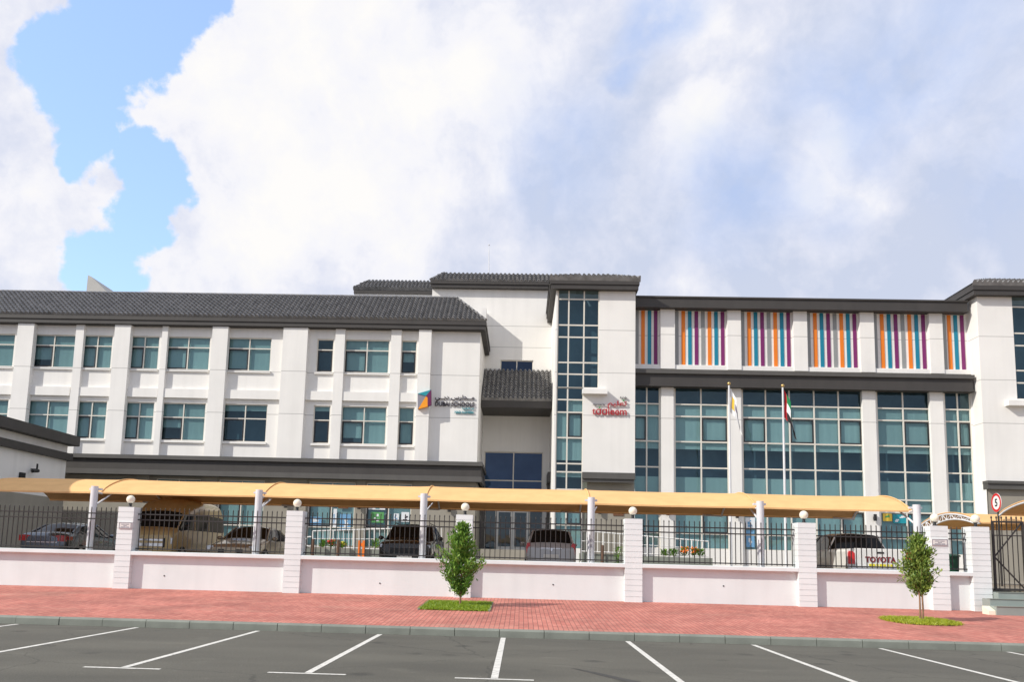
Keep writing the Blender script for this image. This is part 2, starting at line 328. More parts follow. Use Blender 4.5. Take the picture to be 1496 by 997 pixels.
def fbm(scale, det, rough=.55, off=(0, 0, 0), src=None, stretch=(1, 1, 1)):
    mp = n('ShaderNodeMapping'); mp.inputs['Location'].default_value = off; mp.inputs['Scale'].default_value = stretch; L(src or tc.outputs['Generated'], mp.inputs[0])
    x = n('ShaderNodeTexNoise'); x.inputs['Scale'].default_value = scale; x.inputs['Detail'].default_value = det; x.inputs['Roughness'].default_value = rough; L(mp.outputs[0], x.inputs[0]); return x
w1 = fbm(5, 5, .55); wm = n('ShaderNodeVectorMath', operation='SUBTRACT'); L(w1.outputs['Color'], wm.inputs[0]); wm.inputs[1].default_value = (.5, .5, .5)
ws = n('ShaderNodeVectorMath', operation='SCALE'); L(wm.outputs[0], ws.inputs[0]); ws.inputs['Scale'].default_value = .15
warp = n('ShaderNodeVectorMath', operation='ADD'); L(tc.outputs['Generated'], warp.inputs[0]); L(ws.outputs[0], warp.inputs[1])
HOLES = [(225, 20, 85), (140, 120, 74), (145, 195, 64), (220, 262, 48), (225, 305, 42), (190, 345, 42), (135, 405, 55), (285, 10, 52), (115, 70, 60), (120, 235, 34)]
hole = None
for h in HOLES:
    o_ = blob(*h, soft=.95); hole = o_ if hole is None else mth('MAXIMUM', hole, o_)
hole2 = None
for h in [(955, 25, 40, .9, .95), (938, 100, 24, .9, .7), (1085, 285, 75, .8, .55), (1340, 95, 90, .9, .6), (1270, 140, 80, .9, .6), (700, 215, 16, .9, .5), (1210, 330, 40, .9, .25), (840, 220, 80, .9, .45), (1480, 240, 70, .9, .4), (1060, 330, 60, .9, .4)]:
    o_ = blob(*h); hole2 = o_ if hole2 is None else mth('MAXIMUM', hole2, o_)
det = fbm(11, 13, .60).outputs['Fac']; detf = fbm(34, 8, .6, (3, 1, 2)).outputs['Fac']
cov = mth('SUBTRACT', 1.0, hole)
cov = mth('ADD', cov, mth('MULTIPLY', mth('SUBTRACT', det, .5), 1.25))
cov = mth('ADD', cov, mth('MULTIPLY', mth('SUBTRACT', detf, .5), .45))
al = n('ShaderNodeMapRange', interpolation_type='SMOOTHSTEP'); al.inputs[1].default_value = .38; al.inputs[2].default_value = .56; al.inputs[3].default_value = 0; L(cov, al.inputs[0])
# brightness of the cloud mass: sunlit heaps against thin lavender veil
br = None
for h in [(430, 120, 230, .8, 1.), (600, 190, 150, .9, .8), (330, 330, 130, .9, .75), (530, 190, 70, .7, .95), (560, 300, 110, .9, .7), (1050, 190, 55, .8, .75), (1000, 20, 80, .9, .8), (60, 330, 120, .9, .55), (1220, 205, 36, .8, .55), (1170, 290, 40, .8, .5), (1250, 330, 60, .9, .45), (40, 60, 90, .9, .35), (880, 130, 60, .9, .4), (235, 400, 70, .8, .7), (720, 60, 160, .9, .55)]:
    o_ = blob(*h); br = o_ if br is None else mth('MAXIMUM', br, o_)
b2 = fbm(7, 10, .6, (5, 2, 1), warp.outputs[0]).outputs['Fac']
b3 = fbm(16, 8, .6, (1, 7, 1), warp.outputs[0]).outputs['Fac']
rel = mth('SUBTRACT', fbm(11, 13, .60).outputs['Fac'], fbm(11, 13, .60, (-.022, -.01, .018)).outputs['Fac'])
rel2 = mth('SUBTRACT', fbm(4.5, 9, .55, (2, 2, 2)).outputs['Fac'], fbm(4.5, 9, .55, (1.95, 1.98, 2.04)).outputs['Fac'])
rel = mth('ADD', mth('MULTIPLY', rel, .85), mth('MULTIPLY', rel2, 1.0))
bb = mth('ADD', mth('ADD', mth('MULTIPLY', br, .78), rel), mth('ADD', mth('MULTIPLY', mth('SUBTRACT', b2, .40), 1.25), mth('MULTIPLY', mth('SUBTRACT', b3, .5), .9)))
rmp = n('ShaderNodeValToRGB'); L(bb, rmp.inputs[0])
e = rmp.color_ramp.elements; e[0].position = 0; e[0].color = (.62, .68, .84, 1); e[1].position = 1; e[1].color = (1., .985, .97, 1)
x = rmp.color_ramp.elements.new(.35); x.color = (.77, .80, .92, 1); x = rmp.color_ramp.elements.new(.65); x.color = (.93, .93, .98, 1)
m2x = n('ShaderNodeMix', data_type='RGBA'); L(mth('MULTIPLY', hole2, mth('ADD', mth('MULTIPLY', mth('SUBTRACT', det, .4), 3.), .6, True)), m2x.inputs[0]); L(rmp.outputs[0], m2x.inputs[6]); m2x.inputs[7].default_value = (.40, .56, .92, 1)
csc = n('ShaderNodeVectorMath', operation='SCALE'); L(m2x.outputs[2], csc.inputs[0]); csc.inputs['Scale'].default_value = CLOUD = 6.7
ssc = n('ShaderNodeVectorMath', operation='MULTIPLY'); L(sky.outputs[0], ssc.inputs[0]); ssc.inputs[1].default_value = (1.25, 1.33, 1.42)
veil = n('ShaderNodeVectorMath', operation='ADD'); L(ssc.outputs[0], veil.inputs[0]); veil.inputs[1].default_value = (1.5, 1.95, 2.75)
mx = n('ShaderNodeMix', data_type='RGBA'); L(al.outputs[0], mx.inputs[0]); L(veil.outputs[0], mx.inputs[6]); L(csc.outputs[0], mx.inputs[7]); L(mx.outputs[2], bg.inputs[0])
sl = bpy.data.lights.new('sun', 'SUN'); sl.energy = 2.9; sl.angle = R(.6); sl.color = (1, .95, .87)
so = bpy.data.objects.new('sun', sl); COL.objects.link(so); so.location = SUND * 80; so.rotation_euler = SUND.to_track_quat('Z', 'Y').to_euler()
S.view_settings.view_transform = 'Standard'; S.view_settings.look = 'None'; S.view_settings.gamma = 1; S.view_settings.exposure = .57
S.cycles.max_bounces = 8; S.cycles.transparent_max_bounces = 12; S.cycles.sample_clamp_indirect = 8

# ------------------------------------------------------------------ ground
KY, WY, ZK, ZW, ZC = 17.3, 25.0, .15, .44, 1.08     # kerb line, wall line, kerb top, pavement at the wall, yard level
g = MB(); g.quad((-1500, -1500, -.06), (1500, -1500, -.06), (1500, 1500, -.06), (-1500, 1500, -.06)); struct('ground', g, m_sand)
g = MB(); g.quad((-80, -40, 0), (80, -40, 0), (80, KY - .1, 0), (-80, KY - .1, 0)); struct('parking_lot', g, m_asphalt)
g = MB(); g.quad((-80, KY + .15, ZK - .004), (80, KY + .15, ZK - .004), (80, WY + .2, ZW), (-80, WY + .2, ZW)); struct('pavement', g, m_paving)
g = MB()
x = -30.
while x < 30:
    w = .925; y0 = KY - .02
    j = random.uniform(-.006, .006)
    poly = [(y0 + j, -.03), (y0 + j, ZK - .03), (y0 + .03 + j, ZK + .003), (y0 + .19, ZK + .003), (y0 + .19, -.03)]
    g.prismx(poly, x + .006, x + w - .006); x += w
struct('kerb', g, m_concrete)
g = MB(); g.box(-80, 80, WY + .26, 130, .3, ZC); struct('yard', g, m_yard)
# parking bay markings
g = MB()
def strip(p, q, w, z=.004):
    p = Vector((*p, z)); q = Vector((*q, z)); u = Vector((-(q - p).y, (q - p).x, 0)).normalized() * w / 2
    k = 14
    for i in range(k):
        a = p.lerp(q, i / k); b = p.lerp(q, (i + 1) / k); g.quad(a - u, b - u, b + u, a + u)
bx0 = gx(735, 934, 17.0); bw = 2.53
for k in range(-9, 10):
    X_ = bx0 + k * bw; strip((X_, KY - .18), (X_, 11.35), .10); strip((X_ - .53, 11.28), (X_ + .53, 11.28), .085)
struct('parking_markings', g, m_paint)
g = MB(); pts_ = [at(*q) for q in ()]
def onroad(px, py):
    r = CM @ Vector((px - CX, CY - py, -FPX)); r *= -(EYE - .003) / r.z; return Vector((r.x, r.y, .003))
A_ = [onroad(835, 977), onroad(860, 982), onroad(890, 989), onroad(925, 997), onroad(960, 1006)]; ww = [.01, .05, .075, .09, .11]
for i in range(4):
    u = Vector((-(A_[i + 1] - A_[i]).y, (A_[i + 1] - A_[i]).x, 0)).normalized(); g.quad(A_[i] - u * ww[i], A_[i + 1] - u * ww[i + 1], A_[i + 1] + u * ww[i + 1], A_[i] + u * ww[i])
struct('asphalt_streak', g, mat('dark_streak', (.055, .052, .046), .8, .25, 5))  # thin dark streak on the asphalt, widening towards the camera

# ------------------------------------------------------------------ boundary wall
bw_ = thing('boundary_wall', (0, WY, ZW), 'long low white painted boundary wall with ribbed square pillars along the red paving', 'wall')
PIL = [(168.5, 191.5, 802), (415.5, 439.5, 808), (664.5, 689, 815), (913, 938.5, 820), (1166.5, 1193, 826), (1361, 1387, 830), (1421, 1448, 832)]
PX = [(gx(a, y, 24.82), gx(b, y, 24.82)) for a, b, y in PIL]
ZP = 2.90
for (a, b) in PX:
    m = MB(); y0, y1 = 24.81, 25.33
    z = ZW - .03; k = 15; h = (ZP - z) / k
    for i in range(k):
        zz = z + i * h
        m.box(a, b, y0, y1, zz + (.016 if i else 0), zz + h)
        if i: m.box(a + .012, b - .012, y0 + .012, y1 - .012, zz - .001, zz + .017)
    part('pillar', m, m_pillar, bw_)
SEG = [(-19.5, PX[0][0])] + [(PX[i][1], PX[i + 1][0]) for i in range(6)]
for (a, b) in SEG:
    m = MB(); m.box(a, b, WY, WY + .24, ZW - .05, 1.43); part('wall_panel', m, m_fence_wall, bw_)
    m = MB(); m.prismx([(WY - .17, 1.43), (WY - .19, 1.45), (WY - .19, 1.545), (WY - .17, 1.56), (WY + .40, 1.56), (WY + .42, 1.54), (WY + .42, 1.43)], a + .002, b - .002); part('coping', m, m_pillar, bw_)
m = MB()
for px, py in ((240, 842), (808, 855), (555, 853), (1057, 857)):
    p = at(px, py, WY); m.tube([(p.x, WY - .012, p.z), (p.x, WY + .03, p.z)], .022, 10)
part('drain_hole', m, m_black, bw_)

# railings
zr1 = gz(100, 749.5, 25.12); zr2 = gz(100, 757.5, 25.12)
def railing(a, b, label, top=2.88, base=1.6):
    t = thing('railing', ((a + b) / 2, 25.12, 1.56), label, 'railing', 'black iron railings on the boundary wall')
    m = MB(); k = max(2, round((b - a) / .152)); s = (b - a) / k
    for i in range(k):
        x = a + (i + .5) * s; m.box(x - .011, x + .011, 25.109, 25.131, base, top - .05)
        m.lathe([(.0, top + .03), (.012, top), (.02, top - .03), (.008, top - .06), (.012, top - .065)], (x, 25.12, 0), 6)
    part('picket', m, m_iron, t)
    for z in (zr1, zr2, 1.64):
        m = MB(); m.box(a, b, 25.095, 25.145, z - .018, z + .018); part('rail', m, m_iron, t)
    return t
RL = ['black iron railing left of the leftmost ribbed pillar, in front of the silver sedan',
      'black iron railing in front of the high roofed van and the beige sedan',
      'black iron railing in front of the black car and the decorated classroom windows',
      'black iron railing in front of the silver hatchback and glass entrance doors',
      'black iron railing in front of the flower trough and the foot of two flagpoles',
      'black iron railing in front of the white pickup truck',
      'short black iron railing between the two rightmost pillars, in front of a green bin']
for (a, b), l in zip([(-19.5, SEG[0][1])] + SEG[1:], RL): railing(a, b, l)

# globe lamps on pillars
LL = ['white globe lamp on the leftmost pillar, left of the van', 'white globe lamp on the pillar between the beige sedan and the flower bed railing', 'white globe lamp on the pillar behind the nearer green young tree',
      'white globe lamp on the pillar right of the silver hatchback', 'white globe lamp on the pillar just left of the white pickup', 'white globe lamp on the plaque pillar behind the right hand young tree', 'white globe lamp on the rightmost pillar beside the gate']
lamp0 = None
for (a, b), l in zip(PX, LL):
    loc = ((a + b) / 2, 25.05, ZP)
    if lamp0 is None:
        lamp0 = thing('globe_lamp', (0, 0, 0), l, 'lamp', 'globe lamps on the wall pillars')
        m = MB(); m.lathe([(.0, 0), (.075, 0), (.075, .02), (.045, .035), (.04, .10), (.06, .115), (.06, .135), (0, .135)], (0, 0, 0), 14); part('lamp_base', m, m_black, lamp0, False)
        m = MB(); m.sphere((0, 0, .245), .128, 24); part('globe', m, m_globe, lamp0, False)
        lamp0.location = loc
    else: dup(lamp0, loc, l)

# plaques
def plaque(a, b, z0, z1, label):
    t = thing('wall_plaque', ((a + b) / 2, 24.81, z0), label, 'sign', 'small plaques on the wall pillars')
    m = MB(); m.box(a, b, 24.785, 24.81, z0, z1); part('plate', m, m_plate, t)
    m = MB(); e_ = .018
    m.box(a + .01, b - .01, 24.781, 24.786, z1 - .03, z1 - .01); m.box(a + .01, b - .01, 24.781, 24.786, z0 + .01, z0 + .03)
    m.box(a + .01, a + .026, 24.781, 24.786, z0 + .03, z1 - .03); m.box(b - .026, b - .01, 24.781, 24.786, z0 + .03, z1 - .03); part('border', m, s_grey, t)
    m = MB(); w = b - a
    for fz, x0, x1 in ((.66, .2, .48), (.66, .52, .8), (.45, .38, .5), (.45, .53, .62), (.26, .18, .55), (.26, .6, .82)):
        m.box(a + w * x0, a + w * x1, 24.781, 24.786, z0 + (z1 - z0) * (fz - .05), z0 + (z1 - z0) * (fz + .05))
    part('lettering', m, s_grey, t)
p, q = at(172.5, 773, 24.78), at(192.5, 763.5, 24.78); plaque(PX[0][0] + .06, PX[0][1] - .03, p.z, q.z, 'small grey framed plaque on the leftmost ribbed pillar')
p, q = at(1374, 798, 24.78), at(1374, 788, 24.78); plaque(PX[5][0] + .02, PX[5][1] - .03, p.z, q.z, 'small grey framed plaque on the pillar behind the right hand young tree')

# gate and steps
ga, gb = gx(1450, 800, 25.1), gx(1494, 800, 25.1)
gt = thing('iron_gate', (ga, 25.1, 1.0), 'black iron spear topped gate with diagonal braces at the top of grey steps', 'gate')
zt = gz(1470, 762, 25.1); zb = 1.04
m = MB(); m.box(ga, ga + .06, 25.07, 25.13, zb, zt); m.box(gb, gb + .06, 25.07, 25.13, zb, zt); m.box(ga + .06, gb, 25.07, 25.13, zt - .05, zt - .002); m.box(ga + .06, gb, 25.07, 25.13, zb, zb + .06)
m.box(ga + .06, gb, 25.075, 25.125, zt - .45, zt - .42); part('gate_frame', m, m_iron, gt)
m = MB(); zm = (zt + zb) / 2 - .02; m.bar((ga + .06, 25.1, zm), (gb, 25.1, zt - .05), .035); m.bar((ga + .06, 25.1, zm - .04), (gb, 25.1, zb + .06), .035); part('brace', m, m_iron, gt)
m = MB(); k = 7
for i in range(k):
    x = ga + .03 + (gb - ga) * i / (k - 1); m.box(x - .01, x + .01, 25.135, 25.155, zb + .02, zt + .06)
    m.lathe([(.0, zt + .17), (.03, zt + .10), (.01, zt + .05), (.02, zt + .04)], (x, 25.145, 0), 8)
part('picket', m, m_iron, gt)
m = MB(); m.box(gb + .12, gb + .64, 24.82, 25.33, .4, 2.9); part('pillar', m, m_pillar, bw_)
m = MB(); m.box(gb + .64, 46, WY, WY + .24, ZW - .05, 1.43); part('wall_panel', m, m_fence_wall, bw_)
m = MB(); m.prismx([(WY - .17, 1.43), (WY - .19, 1.45), (WY - .19, 1.545), (WY - .17, 1.56), (WY + .40, 1.56), (WY + .42, 1.54), (WY + .42, 1.43)], gb + .645, 46); part('coping', m, m_pillar, bw_)
st = thing('entrance_steps', (ga, 24, ZW), 'grey painted concrete steps rising from the paving to the iron gate', 'steps')
sA = PX[6][1] + .02; sB = gx(1446, 873, 24.15); sC = gx(1456, 890, 23.75); sE = gb + .10
m = MB(); m.box(sC, sE, 23.75, 24.15, ZW - .15, .63); m.box(sB, sE, 24.15, 24.55, ZW - .15, .82); m.box(sA, sE, 24.55, 25.3, ZW - .15, 1.0); part('step', m, m_step, st)
m = MB()
for a, y0, z in ((sC, 23.74, .63), (sB, 24.14, .82), (sA, 24.54, 1.0)): m.box(a - .005, sE, y0 - .008, y0 + .12, z - .012, z + .006)
part('nosing', m, m_concrete, st)
m = MB(); c0_ = gx(1439, 893, 24.0); m.prismx([(23.8, ZW - .1), (23.8, .5), (24.1, .62), (24.14, .62), (24.14, ZW - .1)], c0_, sC - .004); part('cheek', m, m_globe, st)

# ------------------------------------------------------------------ trees in planting squares
def young_tree(base, top, rmax, low, leafm, label, nleaf, seed, stems=1):
    rnd = random.Random(seed); x0, y0, z0 = base; Ht = top - z0
    t = thing('young_tree', base, label, 'tree', 'young trees in the pavement')
    m = MB(); limbs = []
    for s in range(stems):
        ox = (s - (stems - 1) / 2) * .07; pts = [(x0 + ox, y0, z0)]
        for i in range(1, 8): f = i / 7; pts.append((x0 + ox * (1 - f) + rnd.uniform(-.02, .02), y0 + rnd.uniform(-.02, .02), z0 + Ht * .94 * f))
        m.tube(pts, [.028 * (1 - .8 * i / 7) for i in range(8)], 8)
        for k in range(84 // stems):
            f = rnd.uniform(low, .98); i = min(int(f * 7), 6); fr = f * 7 - i
            p = Vector(pts[i]).lerp(Vector(pts[i + 1]), min(1, fr)); a = k * 2.4 + rnd.uniform(-.5, .5)
            g_ = (f - low) / (1 - low); rad = rmax * (1.28 * min(1, .55 + 1.7 * g_) * (1 - g_) ** .72 + .03) * rnd.uniform(.42, 1.2)
            q = p + Vector((math.cos(a) * rad, math.sin(a) * rad, rad * rnd.uniform(.6, 1.2) * (1 - .3 * g_) + .05))
            m.tube([p, p.lerp(q, .55) + Vector((0, 0, -.03)), q], [.009, .006, .003], 5, False); limbs.append((p, q))
    part('trunk', m, m_bark, t)
    c = MB()
    per = nleaf // len(limbs)
    for p, q in limbs:
        for k in range(per):
            f = rnd.uniform(.12, 1.06); o = p.lerp(q, f) + Vector((rnd.gauss(0, .045), rnd.gauss(0, .045), rnd.gauss(0, .05)))
            d = Vector((rnd.gauss(0, 1), rnd.gauss(0, 1), rnd.gauss(.8, .7))).normalized() * .7 + (q - p).normalized() * .5; d.normalize()
            s = d.cross(Vector((rnd.gauss(0, 1), rnd.gauss(0, 1), rnd.gauss(0, 1)))).normalized(); nn = s.cross(d)
            ln = rnd.uniform(.08, .14); w = ln * rnd.uniform(.15, .22)
            c.add([o, o + d * ln * .5 + s * w + nn * .006, o + d * ln, o + d * ln * .5 - s * w + nn * .006], [(0, 1, 2), (0, 2, 3)])
    part('crown', c, leafm, t)
def planter(cx_, y0, y1, wid, gm, edging, label, seed, rough):
    rnd = random.Random(seed); z = lambda y: ZK + (ZW - ZK) * (y - KY) / (WY - KY)
    m = MB(); ym = (y0 + y1) / 2; P_ = []
    for k in range(48):
        a = 2 * math.pi * k / 48; e_ = .72 if rough else .12; cxx = math.copysign(abs(math.cos(a)) ** e_, math.cos(a)); syy = math.copysign(abs(math.sin(a)) ** e_, math.sin(a)); j_ = (rnd.uniform(.86, 1.0) if rough else 1)
        yy = ym + syy * (y1 - y0) / 2 * j_ * .97; P_.append((cx_ + cxx * wid / 2 * j_ * .97, yy, z(yy) + .004))
    m.add(P_, [tuple(range(48))]); struct('planting_soil', m, m_soil)
    if edging:
        m = MB()
        for a, b in (((cx_ - wid / 2, y0), (cx_ - wid / 2, y1)), ((cx_ + wid / 2, y0), (cx_ + wid / 2, y1)), ): m.bar((*a, z(a[1]) + .0), (*b, z(b[1]) + .0), .05, .05)
        struct('planting_edging', m, m_concrete)
    m = MB(); cyy = (y0 + y1) / 2
    for k in range(9500):
        u = rnd.uniform(-1, 1); v = rnd.uniform(-1, 1)
        if rough and abs(u) ** 2.6 + abs(v) ** 2.6 > rnd.uniform(.72, 1): continue
        x = cx_ + u * wid / 2 * 1.0; y = cyy + v * (y1 - y0) / 2 * 1.0; a = rnd.uniform(0, 6.28); h = rnd.uniform(.03, .10) * (1.1 - .4 * max(abs(u), abs(v))); l = rnd.uniform(.02, .09); b = rnd.uniform(0, 6.28); w = .013
        m.add([(x - w * math.cos(a), y - w * math.sin(a), z(y)), (x + w * math.cos(a), y + w * math.sin(a), z(y)), (x + l * math.cos(b), y + l * math.sin(b), z(y) + h)], [(0, 1, 2)])
    o = struct('grass_patch', m, gm, 'stuff'); o['label'] = label; o['category'] = 'grass'
zs = lambda y: ZK + (ZW - ZK) * (y - KY) / (WY - KY)
T1 = at(672, 888, 22.0); T1y = 22.1
planter(gx(668, 888, T1y), 20.95, 23.35, 1.78, m_grass, True, 'bright green grass square around the central young tree', 3, False)
young_tree((gx(672, 886, T1y), T1y, zs(T1y)), gz(674, 764, T1y), .50, .12, m_leaf, 'dark green young tree in a square of bright grass, in front of a lamp pillar', 6600, 5)
planter(gx(1343, 904, 21.4), 20.45, 22.3, 1.8, m_grass2, False, 'yellowish ragged grass patch around the right hand young tree', 4, True)
young_tree((gx(1346, 902, 21.4), 21.4, zs(21.4)), gz(1342, 783, 21.4), .40, .27, m_leaf2, 'lighter green young tree with bare reddish stems in yellowish grass near the gate', 5600, 6, 2)

# ------------------------------------------------------------------ school building
sch = thing('school_building', (0, 53, ZC), 'long white three storey building with charcoal tiled roofs, glass stair tower and coloured vertical fins', 'building')
def wall_open(m, x0, x1, z0, z1, Y, ops, depth=.18):
    xs = sorted({x0, x1, *[min(max(v, x0), x1) for o in ops for v in o[:2]]}); zs_ = sorted({z0, z1, *[min(max(v, z0), z1) for o in ops for v in o[2:]]})
    for i in range(len(xs) - 1):
        for j in range(len(zs_) - 1):
            a, b, c, d = xs[i], xs[i + 1], zs_[j], zs_[j + 1]; u, w = (a + b) / 2, (c + d) / 2
            if any(o[0] < u < o[1] and o[2] < w < o[3] for o in ops): continue
            m.quad((a, Y, c), (b, Y, c), (b, Y, d), (a, Y, d))
    for a, b, c, d in ops:
        e = Y + depth
        m.quad((a, Y, c), (b, Y, c), (b, e, c), (a, e, c)); m.quad((a, Y, d), (b, Y, d), (b, e, d), (a, e, d))
        m.quad((a, Y, c), (a, Y, d), (a, e, d), (a, e, c)); m.quad((b, Y, c), (b, Y, d), (b, e, d), (b, e, c))
def window(xs, zs_, Y, blinds=None, sash=(), glass=None, fw=.065, name='window', skip=(), depth=.09):
    """xs, zs_: grid lines of the lights; blinds {(col,row): covered share from the top}"""
    glass = glass or m_glass; m = MB(); h = fw / 2; y0, y1 = Y, Y + depth
    ok = lambda i, j: 0 <= i < len(xs) - 1 and 0 <= j < len(zs_) - 1 and (i, j) not in skip
    for i in range(len(xs)):
        for j in range(len(zs_) - 1):
            if ok(i, j) or ok(i - 1, j): m.box(xs[i] - h, xs[i] + h, y0, y1, zs_[j] + h * .99, zs_[j + 1] - h * .99)
    for j in range(len(zs_)):
        run = None
        for i in range(len(xs)):
            on = i < len(xs) - 1 and (ok(i, j) or ok(i, j - 1))
            if on and run is None: run = xs[i]
            if not on and run is not None: m.box(run - h, xs[i] + h, y0 + .003, y1 - .003, zs_[j] - h, zs_[j] + h); run = None
    w = part(name, m, m_frame, sch)
    g = MB(); bl = MB(); sas = []; rnd = random.Random(int(abs(xs[0]) * 977 + zs_[0] * 31))
    for i in range(len(xs) - 1):
        for j in range(len(zs_) - 1):
            if not ok(i, j): continue
            a, b, c, d = xs[i] + h * .7, xs[i + 1] - h * .7, zs_[j] + h * .7, zs_[j + 1] - h * .7
            tl = [rnd.uniform(-.003, .003) for _ in range(4)]
            g.quad((a, Y + .05 + tl[0], c), (b, Y + .05 + tl[1], c), (b, Y + .05 + tl[2], d), (a, Y + .05 + tl[3], d))
            f = (blinds or {}).get((i, j), 0)
            if f:
                zb_ = d - (d - c) * f; n_ = 10
                for k in range(n_):
                    u0, u1 = a + (b - a) * k / n_, a + (b - a) * (k + 1) / n_; w0, w1 = .004 * math.sin(k * 2.1), .004 * math.sin((k + 1) * 2.1)
                    bl.quad((u0, Y + .16 + w0, zb_), (u1, Y + .16 + w1, zb_), (u1, Y + .16 + w1, d), (u0, Y + .16 + w0, d))
                bl.box(a, b, Y + .15, Y + .175, zb_ - .02, zb_ + .012) if f < 1 else None
            if (i, j) in sash:
                t_ = .10; sa = MB(); sas.append(sa)
                for q in ((a, b, c, c + t_), (a, b, d - t_, d), (a, a + t_, c + t_, d - t_), (b - t_, b, c + t_, d - t_)): sa.box(q[0], q[1], y0 + .012, y0 + .06, q[2], q[3])
    part('pane', g, glass, w)
    if bl.f: part('blind', bl, m_blind, w)
    for sa in sas: part('sash', sa, m_sash, w)
    return w
def tiles(m, e0, e1, t0, t1, pitch=.30, row=.36):
    """interlocking roll tiles on a roof plane: eave line e0-e1, upper line t0-t1"""
    e0, e1, t0, t1 = map(Vector, (e0, e1, t0, t1)); U = (e1 - e0).normalized()
    V = (t0 - e0) - U * (t0 - e0).dot(U); Ls = V.length; V = V / Ls; N = U.cross(V).normalized()
    if N.z < 0: N = -N
    u0a, u1a = 0., (e1 - e0).dot(U); u0b, u1b = (t0 - e0).dot(U), (t1 - e0).dot(U)
    k = max(2, round(Ls / row)); rw = Ls / k; nx = int((max(u1a, u1b) - min(u0a, u0b)) / pitch) + 1; ub = min(u0a, u0b)
    prof = [(0, -.055), (.12, .035), (.30, .09), (.48, .09), (.66, .035), (.84, -.055)]
    us = [ub + (i + f) * pitch for i in range(nx) for f, _ in prof]; hs = [h for i in range(nx) for _, h in prof]
    rnd = random.Random(5)
    for r in range(k):
        va, vb = r * rw, (r + 1) * rw
        vs = []
        for (v, lift) in ((va, .0), (va, .10), (vb + .03, .004)):
            lo = u0a + (u0b - u0a) * v / Ls; hi = u1a + (u1b - u1a) * v / Ls
            for u, h in zip(us, hs): vs.append(e0 + U * min(max(u, lo), hi) + V * v + N * (h + lift if lift else (h - .05 if r else -.2)))
        L_ = len(us); fs = []
        for i in range(L_ - 1):
            lo = u0a + (u0b - u0a) * va / Ls; hi = u1a + (u1b - u1a) * va / Ls
            if us[i + 1] < lo or us[i] > hi: continue
            fs.append((i, i + 1, L_ + i + 1, L_ + i)); fs.append((L_ + i, L_ + i + 1, 2 * L_ + i + 1, 2 * L_ + i))
        m.add(vs, fs, False)
def ridge(m, pts): m.tube(pts, .085, 8)

# ---- left wing
YL = 50.; YLp = 49.62
XRL = gx(700, 560, YL)                               # right corner of the wing
ZE = gz(420, 477.3, 49.5)                            # eave soffit
zA1, zA0 = gz(400, 495, 50.1), gz(400, 543.5, 50.1)   # upper windows
zB1, zB0 = gz(400, 592, 50.1), gz(400, 647.5, 50.1)   # lower windows
ZCR = gz(400, 668.8, 49.4)                           # top of the cornice
TOP = [(-45, 21), (46, 110.5), (119.5, 164), (189, 232.5), (242.5, 307), (332, 396.5), (463, 487.5), (503.5, 569), (586, 609)]
ops = []; wx = []
for a, b in TOP:
    X0, X1 = gx(a, 518, 50.1), gx(b, 518, 50.1); wx.append((X0, X1)); ops += [(X0, X1, zA0, zA1), (X0, X1, zB0, zB1)]
m = MB(); wall_open(m, -38, XRL, ZCR - .3, ZE, YL, ops); m.quad((XRL, YL, ZCR - .3), (XRL, 56, ZCR - .3), (XRL, 56, ZE), (XRL, YL, ZE))
part('wall', m, m_left, sch)
BL_A = [{}, {(0, 0): .62, (1, 0): 1}, {(0, 0): 1, (1, 0): 1}, {(0, 0): 1, (1, 0): 1}, {(0, 0): 1, (1, 0): 1}, {(0, 0): 1, (1, 0): 1}, {(0, 0): 0}, {(0, 0): 1, (1, 0): 1}, {(0, 0): .45}]
BL_B = [{}, {(0, 0): 1, (1, 0): 1}, {(0, 0): 1, (1, 0): 1}, {(0, 0): 1, (1, 0): 1}, {(0, 0): .42, (1, 0): 1}, {(0, 0): 0, (1, 0): 0, (0, 1): .42, (1, 1): .38}, {(0, 0): 0, (0, 1): .3}, {(0, 0): .72, (1, 0): 1}, {(0, 0): 1}]
for i, (X0, X1) in enumerate(wx):
    cols = [X0, (X0 + X1) / 2, X1] if X1 - X0 > 1.6 else [X0, X1]
    for (za, zb_, split, BL) in ((zA0, zA1, .32, BL_A[i]), (zB0, zB1, .38, BL_B[i])):
        bl = {(c, r): 1 for c in range(len(cols) - 1) for r in (0, 1)}; bl.update(BL)
        if i == 6 and za == zA0: bl[(0, 1)] = 0
        rows = [za + .03, zb_ - (zb_ - za) * split, zb_ - .03]
        cc = [cols[0] + .03] + cols[1:-1] + [cols[-1] - .03]
        window(cc, rows, 50.08, bl, {(0, 0)} if i not in (0, 1) or za == zA0 else ())
# pilasters, sills, spandrel ledges
PILW = [(22, 46, 1), (106, 118, 0), (164.5, 188, 1), (233, 241.5, 0), (308, 331, 1), (412, 448, 1), (488, 502, 0), (570, 585, 0), (611, 629.5, 1)]
for a, b, wide in PILW:
    m = MB(); X0, X1 = gx(a, 518, YLp), gx(b, 518, YLp); m.box(X0, X1, YLp if wide else YL - .24, YL + .01, ZCR - .2, ZE - .034); part('pilaster', m, m_left, sch)
for X0, X1 in wx:
    for z in (zA0, zB0): m = MB(); m.box(X0 - .05, X1 + .05, YL - .12, YL + .1, z - .13, z - .003); part('sill', m, m_left, sch)
edges = [gx(p, 518, YL) for p in (-70, 22, 46, 106, 118, 164.5, 188, 233, 241.5, 308, 331, 412)]
for i in range(0, len(edges) - 1, 2):
    z = gz(300, 570, YL); m = MB(); m.box(edges[i] - .14, edges[i + 1] + .14, YL - .19, YL + .01, z - .56, z); part('spandrel', m, m_left, sch)
